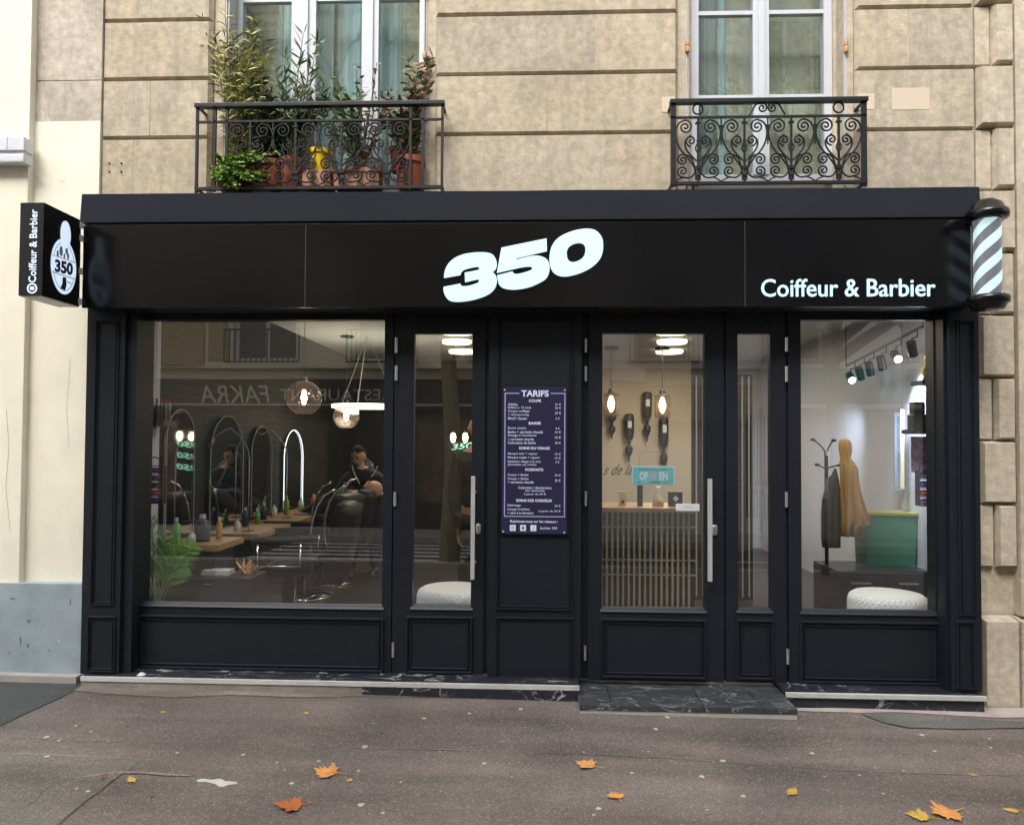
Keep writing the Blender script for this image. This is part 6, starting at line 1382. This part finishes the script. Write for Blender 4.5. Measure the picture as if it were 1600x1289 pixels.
def shrub(name, lb, px, Y, stems, m, potargs, leafL, leafW, dens, spread=.6, droop=.4, cat='plant', two=None, base=None):
    t_ = thing(name, lb, cat, P(px, 290, Y), 'plants on the balcony')
    top = pot(t_, *potargs) if potargs else P(px, 290, Y)
    s = MB(); l = MB(); l2 = MB()
    for (x0_, y0_, x1_, y1_) in stems:
        A = P(x0_, y0_, Y); A.y = Y; A = top+V3(random.uniform(-.03, .03), 0, 0) if potargs else A
        B_ = P(x1_, y1_, Y+random.uniform(-.10, .06)); mid = (A+B_)/2+V3(random.uniform(-.03, .03), 0, .02)
        n = 14; pts = [A*(1-u)**2+mid*2*u*(1-u)+B_*u*u for u in [i/n for i in range(n+1)]]
        s.tube(pts, [.006*(1-.7*i/n) for i in range(n+1)], 5)
        for i in range(2, n+1):
            for _ in range(dens):
                u = random.random(); p = pts[i-1].lerp(pts[i], u)+V3(random.gauss(0, .008), random.gauss(0, .008), 0)
                dr = (pts[i]-pts[i-1]).normalized(); a = random.uniform(0, 6.28); sd_ = V3(math.cos(a), .7*math.sin(a), random.uniform(-.1, .5))
                blade(l2 if two and random.random() < .35 else l, p, dr*(1-spread)+sd_*spread, leafL*random.uniform(.6, 1.15), leafW*random.uniform(.7, 1.2), droop*random.uniform(.2, 1.5))
    s.build('stem', STEM, t_); l.build('foliage', m, t_)
    if two: l2.build('foliage', two, t_)
    else: l2.bm.free()
    return t_
YP = .10
st = [(372, 290, random.gauss(376, 22), random.uniform(25, 150)) for _ in range(30)]+[(372, 290, 318, 30), (372, 290, 345, 95), (372, 290, 410, 60), (372, 290, 336, 58), (372, 290, 352, 22), (372, 290, 398, 22)]
shrub('bamboo_plant', 'tall yellow green bamboo at the left end of the balcony', 372, YP+.04, st, LG['bamboo'], (378, 262, 296, 46, YP+.04, M['terra']), .085, .009, 5, .75, .9, two=LG['olive'])
st = [(420, 285, random.gauss(420, 22), random.uniform(120, 200)) for _ in range(18)]+[(420, 285, random.gauss(470, 25), random.uniform(150, 190)) for _ in range(14)]
shrub('evergreen_shrub', 'dense dark green shrub behind the railing, right of the bamboo', 420, YP+.07, st, LG['dark'], (428, 255, 296, 40, YP+.07, M['terra']), .07, .014, 7, .8, .3)
st = [(490, 285, 474, 52), (490, 285, 496, 58), (490, 285, 447, 84), (490, 285, 486, 92), (490, 285, 430, 110), (490, 285, 462, 115), (490, 285, 508, 128), (490, 285, 476, 140), (490, 285, 520, 150)]
shrub('oleander_plant', 'upright oleander with narrow pointed leaves in the middle of the balcony', 490, YP+.03, st, LG['ole'], (455, 250, 296, 34, YP+.03, M['terra']), .095, .014, 3, .62, .1, two=LG['olive'])
st = [(560, 285, random.gauss(575, 24), random.uniform(88, 170)) for _ in range(13)]
shrub('dried_plant', 'thin straggly plant with reddish brown dried leaves', 560, YP+.03, st, LG['dry'], None, .045, .016, 2, .85, .6, two=LG['olive'])
st = [(540, 285, random.gauss(545, 20), random.uniform(135, 200)) for _ in range(10)]
shrub('leafy_plant', 'low dark leafy plant growing from the pink trough', 540, YP, st, LG['ole'], (560, 268, 296, 70, YP+.0, M['terrap'], True), .08, .016, 3, .7, .4)
st = [(632, 285, random.gauss(645, 13), random.uniform(82, 190)) for _ in range(15)]+[(632, 285, 600, 150), (632, 285, 585, 165)]
shrub('bushy_plant', 'bushy plant with green and brown leaves at the right end of the balcony', 632, YP+.04, st, LG['olive'], (640, 250, 296, 46, YP-.0, M['terra']), .07, .02, 4, .8, .6, two=LG['dry'])
st = [(362, 292, random.gauss(385, 26), random.uniform(238, 285)) for _ in range(34)]+[(362, 292, random.uniform(335, 372), random.uniform(262, 298)) for _ in range(22)]
shrub('trailing_plant', 'bright green trailing plant spilling through the railing at the bottom left', 362, YP-.13, st, LG['fresh'], (345, 262, 296, 26, YP-.03, M['terrap']), .026, .012, 9, .85, .5)
t_ = thing('flower_pot', 'bright yellow glazed pot on the balcony', 'flower pot', P(500, 290, YP)); pot(t_, 500, 237, 272, 36, YP-.02, M['yellow']);
b = MB(); x0, x1, z0, z1 = R(476, 271, 520, 296, YP-.02); b.box(x0, x1, YP-.08, YP+.04, zop+.052, z1, .006); tag(b.build('trough', M['terrap']), 'pink terracotta trough under the yellow pot', 'planter')
t_ = thing('flower_pot', 'dark red pot standing behind the big terracotta pot at the right', 'flower pot', P(620, 240, YP+.09)); pot(t_, 622, 232, 270, 27, YP+.12, mat('dark_terracotta', (.22, .06, .04), .8))

# ------------------------------------------------------------------ fallen leaves and litter
def maple():
    L = [(0, -1.05), (.03, -.45), (.30, -.55), (.28, -.40), (.75, -.35), (.62, -.18), (.98, .10), (.70, .12), (.78, .32), (.45, .22), (.55, .62), (.34, .52), (.30, .78), (.18, .62), (0, 1.05)]
    return L+[(-x, y) for x, y in L[-2:0:-1]]
def fallen(px, py, s, rot, m, lb, sq=1.0, curl=.25, i=0):
    p = G(px, py); random.seed(i); o_ = maple(); b = MB(); c = b.bm.verts.new((0, 0, s*.08)); vs = []
    for (x, y) in o_:
        x += random.uniform(-.05, .05); y += random.uniform(-.05, .05); x *= sq
        r2 = x*x+y*y; z = curl*1.5*s*(.25*r2*random.uniform(.4, 1.2)+.25*max(0, x*math.cos(i)+y*math.sin(i)))+.002
        vs.append(b.bm.verts.new((x*s, y*s, max(z, .002))))
    for k in range(len(vs)): b.bm.faces.new((c, vs[k], vs[(k+1) % len(vs)]))
    b2 = MB(); b2.tube([(0, -.5*s, .006), (.03*s, -.9*s, .006), (.06*s, -1.25*s, .008)], .0015, 4)
    t_ = thing('fallen_leaf', lb, 'leaf', (0, 0, 0), 'fallen autumn leaves')
    b.build('blade', m, t_); b2.build('stalk', m, t_); t_.location = (p.x, p.y, zg(p.x, p.y)+.001); t_.rotation_euler = (0, 0, math.radians(rot))
def lm(n, a, c): return mat(n, a, .6, var=c, scale=35, amt=.15)
OR = lm('leaf_orange', (.62, .24, .06), (.72, .38, .12)); RD = lm('leaf_rust', (.52, .13, .04), (.42, .15, .05)); YL = lm('leaf_yellow', (.66, .42, .05), (.50, .34, .10)); BRN = lm('leaf_brown', (.16, .09, .05), (.25, .13, .06))
for i, a in enumerate(((513, 1208, .075, 80, OR, 'large orange leaf left of centre on the pavement', 1, .35), (457, 1259, .080, 100, RD, 'rust red leaf at the bottom, below the large orange one', 1, .3), (918, 1196, .070, 60, OR, 'flat orange leaf in the middle of the pavement, nearest the step', 1, .3),
      (962, 1245, .048, 20, OR, 'small orange leaf below the flat orange leaf', 1, .35), (1238, 1238, .058, 140, YL, 'folded yellow leaf right of centre', .45, .5), (1438, 1277, .062, 70, YL, 'yellow leaf touching the orange one at the bottom right', .8, .5), (1480, 1271, .085, 110, OR, 'broad orange leaf at the bottom right', 1, .35),
      (206, 1220, .035, 50, YL, 'small bright yellow leaf at the lower left', .7, .6), (163, 1215, .032, 10, BRN, 'curled brown leaf at the lower left', .6, .8), (820, 1090, .058, 95, OR, 'orange leaf lying against the marble sill', .9, .4), (546, 1220, .025, 0, YL, 'tiny pale leaf beside the large orange one', .8, .3),
      (479, 1115, .028, 30, YL, 'tiny yellow leaf near the left window', .7, .4), (1583, 1267, .045, 80, YL, 'pale yellow leaf at the right edge of the picture', .5, .2), (1520, 1211, .022, 45, YL, 'tiny yellow fragment at the right', .8, .3), (255, 1113, .020, 45, YL, 'tiny yellow fragment at the left', .8, .3))): fallen(*a, i=i+1)
def scrap(pix, m, lb, dz=.006, nm='litter'):
    b = MB(); b.prism([(q.x, q.y) for q in [G(x, y) for x, y in pix]], lambda u, v, w: Vector((u, v, zg(u, v)+.001+w)), .0025); tag(b.build(nm, m), lb, 'litter')
scrap([(307, 1219), (318, 1217), (330, 1219), (345, 1217), (352, 1221), (370, 1222), (371, 1225), (355, 1227), (349, 1230), (342, 1229), (336, 1225), (322, 1222), (309, 1222)], M['kerbw'], 'torn white paper scrap lying at the lower left')
b = MB(); p = P(225, 1057, .02); b.loft([(V3(p.x, -.01, zt*0+P(500, 1058, .0).z-.003), .03, .02), (V3(p.x+.005, -.01, P(500, 1058, .0).z+.006), .022, .012), (V3(p.x, -.01, P(500, 1058, .0).z+.014), .006, .006)], 9); tag(b.build('litter', M['kerbw']), 'crumpled white paper on the marble sill', 'litter')
random.seed(5)
bits = []
for (px, py, w) in ((118, 1134, 5), (142, 1143, 5), (92, 1157, 6), (169, 1158, 4), (87, 1181, 3), (120, 1205, 5), (106, 1250, 5), (277, 1176, 5), (380, 1179, 6), (570, 1167, 11), (498, 1189, 6), (560, 1204, 6), (433, 1191, 4), (733, 1115, 5), (757, 1193, 7), (626, 1222, 4), (598, 1270, 5), (912, 1175, 4), (1013, 1174, 4), (928, 1273, 5), (1105, 1265, 4), (1269, 1177, 8), (1339, 1120, 4), (1412, 1204, 4), (1380, 1240, 4), (1460, 1173, 6), (1548, 1168, 5), (1343, 1211, 4), (564, 1257, 11)):
    p = G(px, py); b = MB(); r = w/300.
    b.prism([(p.x+r*.5*random.uniform(.7, 1.2)*math.cos(a), p.y+r*.5*random.uniform(.6, 1.2)*math.sin(a)) for a in [i*2*math.pi/9 for i in range(9)]], lambda u, v, w: Vector((u, v, zg(u, v)+.0008+w)), .0015); bits.append(b)
gum = MB()
for b in bits:
    me = bpy.data.meshes.new('g'); b.bm.to_mesh(me); b.bm.free(); gum.bm.from_mesh(me)
tag(gum.build('gum_spots', mat('old_gum', (.50, .47, .42), .8)), kind='stuff')

# ------------------------------------------------------------------ across the street (seen in the glass)
OY = -10.6; MXX = lambda px: (px-847)*15.4/1156.; MZ = lambda py: 1.6+(690-py)*15.4/1156.
def facade(name, lb, x0, x1, m, h, wins, ground, mg):
    t_ = thing(name, lb, 'building', ((x0+x1)/2, OY-3, -.3))
    b = MB(); zf = 3.15; b.box(x0, x1, OY-6, OY-.25, -1.2, h)
    # wall between window openings
    cols_ = sorted(wins); xs = x0
    for (a, c) in cols_+[(x1, x1)]:
        if a > xs: b.box(xs, a, OY-.25, OY, zf, h)
        xs = c
    lev = [(3.3, 5.3), (6.3, 8.2), (9.1, 10.8)]
    for (a, c) in cols_:
        z = zf
        for (za, zb__) in lev:
            if zb__ > h: continue
            b.box(a, c, OY-.25, OY-.003, z, za); z = zb__
        b.box(a, c, OY-.25, OY-.003, z, h)
    b.box(x0, x1, OY, OY+.12, h-.25, h, .02)
    b.build('wall', m, t_)
    for (a, c) in cols_:
        for (za, zb__) in lev:
            if zb__ > h: continue
            f = MB(); f.box(a, c, OY-.2, OY-.15, za, za+.08); f.box(a, c, OY-.2, OY-.15, zb__-.08, zb__); f.box(a, a+.08, OY-.2, OY-.15, za+.08, zb__-.08); f.box(c-.08, c, OY-.2, OY-.15, za+.08, zb__-.08); f.box((a+c)/2-.04, (a+c)/2+.04, OY-.2, OY-.15, za+.08, zb__-.08)
            w_ = f.build('window', M['white'], t_); g = MB(); g.box(a+.08, c-.08, OY-.19, OY-.18, za+.08, zb__-.08); g.build('pane', mat('far_glass', (.05, .06, .07), .05), w_)
            r = MB(); r.box(a-.1, c+.1, OY+.18, OY+.20, za+.62, za+.66); r.box(a-.1, c+.1, OY+.18, OY+.20, za-.05, za-.02)
            n = 14
            for k in range(n+1): xx = a-.1+(c-a+.2)*k/n; r.box(xx-.012, xx+.012, OY+.18, OY+.20, za-.02, za+.62)
            r.build('balcony_railing', M['iron'], t_)
    rf = MB(); rf.prism([(0, h), (.4, h+2.0), (3, h+2.6), (6, h+2.6), (6, h)], lambda u, v, w: Vector((x0+w, OY-u, v)), x1-x0); rf.build('roof', mat('zinc_roof', (.16, .18, .20), .5), t_)
    return t_
bg = mat('far_limestone', (.86, .80, .66), .85, var=(.72, .65, .52), scale=.8); wht = mat('far_white', (.80, .80, .82), .8, var=(.70, .70, .73), scale=.7)
a1 = facade('opposite_building', 'beige building across the street with a dark shop front, mirrored in the left window', -16, 1.0, bg, 11.2, [(-15, -13.8), (-12.5, -11.3), (-10, -8.8), (-6.6, -5.2), (-4.0, -2.7), (-1.4, -.2)], None, None)
b = MB(); b.box(-9.3, .98, OY+.001, OY+.16, MZ(640), MZ(592)); b.build('shop_fascia', mat('far_navy', (.012, .012, .025), .4), a1)
b = MB(); b.box(-9.3, .98, OY+.001, OY+.05, zg(-3, OY)-.1, MZ(640)-.003); b.build('shop_wall', mat('far_dark', (.02, .02, .022), .4), a1)
for k, cc in enumerate(((.20, .12, .10), (.02, .05, .05), (.12, .10, .07), (.02, .02, .02), (.16, .10, .08), (.03, .05, .05))):
    b = MB(); b.box(-9.0+k*1.6, -7.7+k*1.6, OY+.052, OY+.07, .35, 2.05, .01); b.build('shop_window', mat('shop_display', cc, .25, var=tuple(v*.4 for v in cc), scale=2.5, amt=.1), a1)
b = MB(); b.box(-9.3, .9, OY+.16, OY+.2, MZ(634), MZ(631)); b.build('fascia_trim', M['kerbw'], a1)
b = MB()
fO = lambda u, v, w: Vector((-u, OY+.161+w, v))
b.text('FAKRA', fO, -MXX(418), -MXX(308), MZ(630), MZ(602), .01, shear=.2); b.text('RESTAURANT', fO, -MXX(610), -MXX(434), MZ(626), MZ(608), .01); b.build('shop_lettering', mat('far_letters', (.62, .58, .48), .6), a1)
b = MB(); b.box(-8.2, -7.2, OY+.001, OY+.06, 3.2, 5.2); b.box(-7.1, -6.7, OY+.001, OY+.06, 3.3, 5.2); b.build('shutter', mat('far_shutter', (.34, .27, .17), .7), a1)
a2 = facade('opposite_building', 'white building across the street with a turquoise shop front, mirrored in the right window', 1.02, 18, wht, 11.6, [(1.9, 3.1), (4.6, 5.8), (7.4, 8.6), (10.2, 11.4), (13, 14.2)], None, None)
b = MB(); b.box(1.04, 4.5, OY+.001, OY+.12, MZ(655), MZ(600)); b.build('shop_fascia', mat('far_beige', (.50, .43, .32), .6), a2)
b = MB(); b.text('TRAITEUR', fO, -MXX(1160), -MXX(1030), MZ(643), MZ(620), .01); b.build('shop_lettering', M['kerbw'], a2)
b = MB(); b.box(5.0, 9.4, OY+.001, OY+.30, MZ(628), MZ(575), .02); b.build('turquoise_awning_box', mat('far_teal', (.05, .22, .25), .4, var=(.10, .34, .36), scale=1.2, amt=.1), a2)
b = MB(); b.box(4.55, 9.6, OY+.001, OY+.34, MZ(636), MZ(629), .01); b.build('white_band', M['white'], a2)
b = MB(); b.box(1.4, 2.1, OY+.001, OY+.25, 2.85, 3.12, .02); b.build('vent_box', M['white'], a2)
b = MB()
for k in range(7): b.box(4.2+k*.07-.012, 4.2+k*.07+.012, OY+.10, OY+.13, .1, 2.2)
b.build('window_bars', M['iron'], a2)
b = MB(); b.box(11, 12.2, OY+.001, OY+.04, zg(9, OY), 1.9); b.build('door', mat('far_door', (.10, .04, .03), .5), a2)
# bare plane trees behind the photographer
def tree(x, y, lb, seed, h=9.5):
    random.seed(seed); z0 = zg(x, y); t_ = thing('bare_tree', lb, 'tree', (x, y, z0), 'bare street trees'); tr = MB(); br = MB()
    tr.tube([(x, y, z0-.1), (x+.06, y, z0+1.5), (x-.05, y-.05, z0+3.2), (x+.05, y, z0+4.4)], [.16, .13, .11, .09], 10)
    def grow(p, d, L, r, dep):
        q = p+d*L; m_ = (p+q)/2+V3(random.gauss(0, .05*L), random.gauss(0, .05*L), random.gauss(0, .05*L)); br.tube([p, m_, q], [r*1.3, r*1.15, r*.95], 5)
        if dep == 0: return
        for _ in range(random.choice((2, 3))):
            dd = (d+V3(random.gauss(0, .55), random.gauss(0, .55), random.gauss(.08, .35))).normalized(); grow(q, dd, L*random.uniform(.6, .85), r*.6, dep-1)
    for k in range(7):
        a = k*2*math.pi/7+random.uniform(-.3, .3); grow(V3(x, y, z0+3.0+k*.22), V3(math.cos(a), math.sin(a), .65).normalized(), 1.5, .075, 5)
    tr.build('trunk', mat('bark', (.16, .14, .10), .9, var=(.28, .25, .17), scale=6), t_); br.build('branches', mat('twig', (.06, .05, .04), .9), t_)
tree(-1.35, -5.05-.9, 'bare plane tree on the kerb, mirrored in the left door', 3); tree(4.3, -6.2, 'bare plane tree mirrored at the right', 9)
# bollards, railing, no-parking sign across the street
for k, (x, y) in enumerate(((3.05, -5.15), (3.75, -5.15), (5.3, -5.15))):
    z = zg(x, y); t_ = thing('bollard', ('first', 'second', 'third')[k]+' dark bollard with white ball along the kerb behind the camera', 'bollard', (x, y, z), 'kerb bollards')
    b = MB(); b.lathe([(0, 0), (.06, 0), (.05, .06), (.035, .1), (.035, 1.0), (0, 1.0)], (x, y, z), 12); b.build('post', M['iron'], t_); b = MB(); b.ball((x, y, z+1.06), .065, 12); b.build('ball', M['kerbw'], t_, True)
x, y = MXX(1166), OY+.9; z = zg(x, y); t_ = thing('parking_sign', 'round red and blue no parking sign on a grey post across the street', 'sign', (x, y, z))
b = MB(); b.tube([(x, y, z), (x, y, 2.3)], .03, 8); b.build('post', M['iron'], t_)
b = MB(); b.tube([(x, y+.03, .75), (x, y+.04, .75)], .17, 24); b.build('red_rim', mat('sign_red', (.4, .02, .03), .4), t_); b = MB(); b.tube([(x, y+.0405, .75), (x, y+.045, .75)], .13, 24); b.build('blue_face', mat('sign_blue', (.03, .06, .3), .4), t_)
b = MB(); b.box(-.12, .12, .0, .004, -.02, .02, M=Matrix.Translation((x, y+.0455, .75)) @ Matrix.Rotation(math.radians(45), 4, 'Y')); b.build('red_bar', mat('sign_red2', (.4, .02, .03), .4), t_)
t_ = thing('street_railing', 'white metal railing along the far pavement', 'railing', (3.9, -9.3, 0))
b = MB(); xa, xb = 3.3, 4.75; z = zg(4, -9.3); b.box(xa, xb, -9.32, -9.28, z+1.0, z+1.04); b.box(xa, xb, -9.32, -9.28, z+.12, z+.16)
for k in range(12): xx = xa+(xb-xa)*k/11; b.box(xx-.012, xx+.012, -9.312, -9.288, z+.16, z+1.0)
for xx in (xa, xb): b.box(xx-.03, xx+.03, -9.33, -9.27, z, z+1.1)
b.build('bars', M['kerbw'], t_)
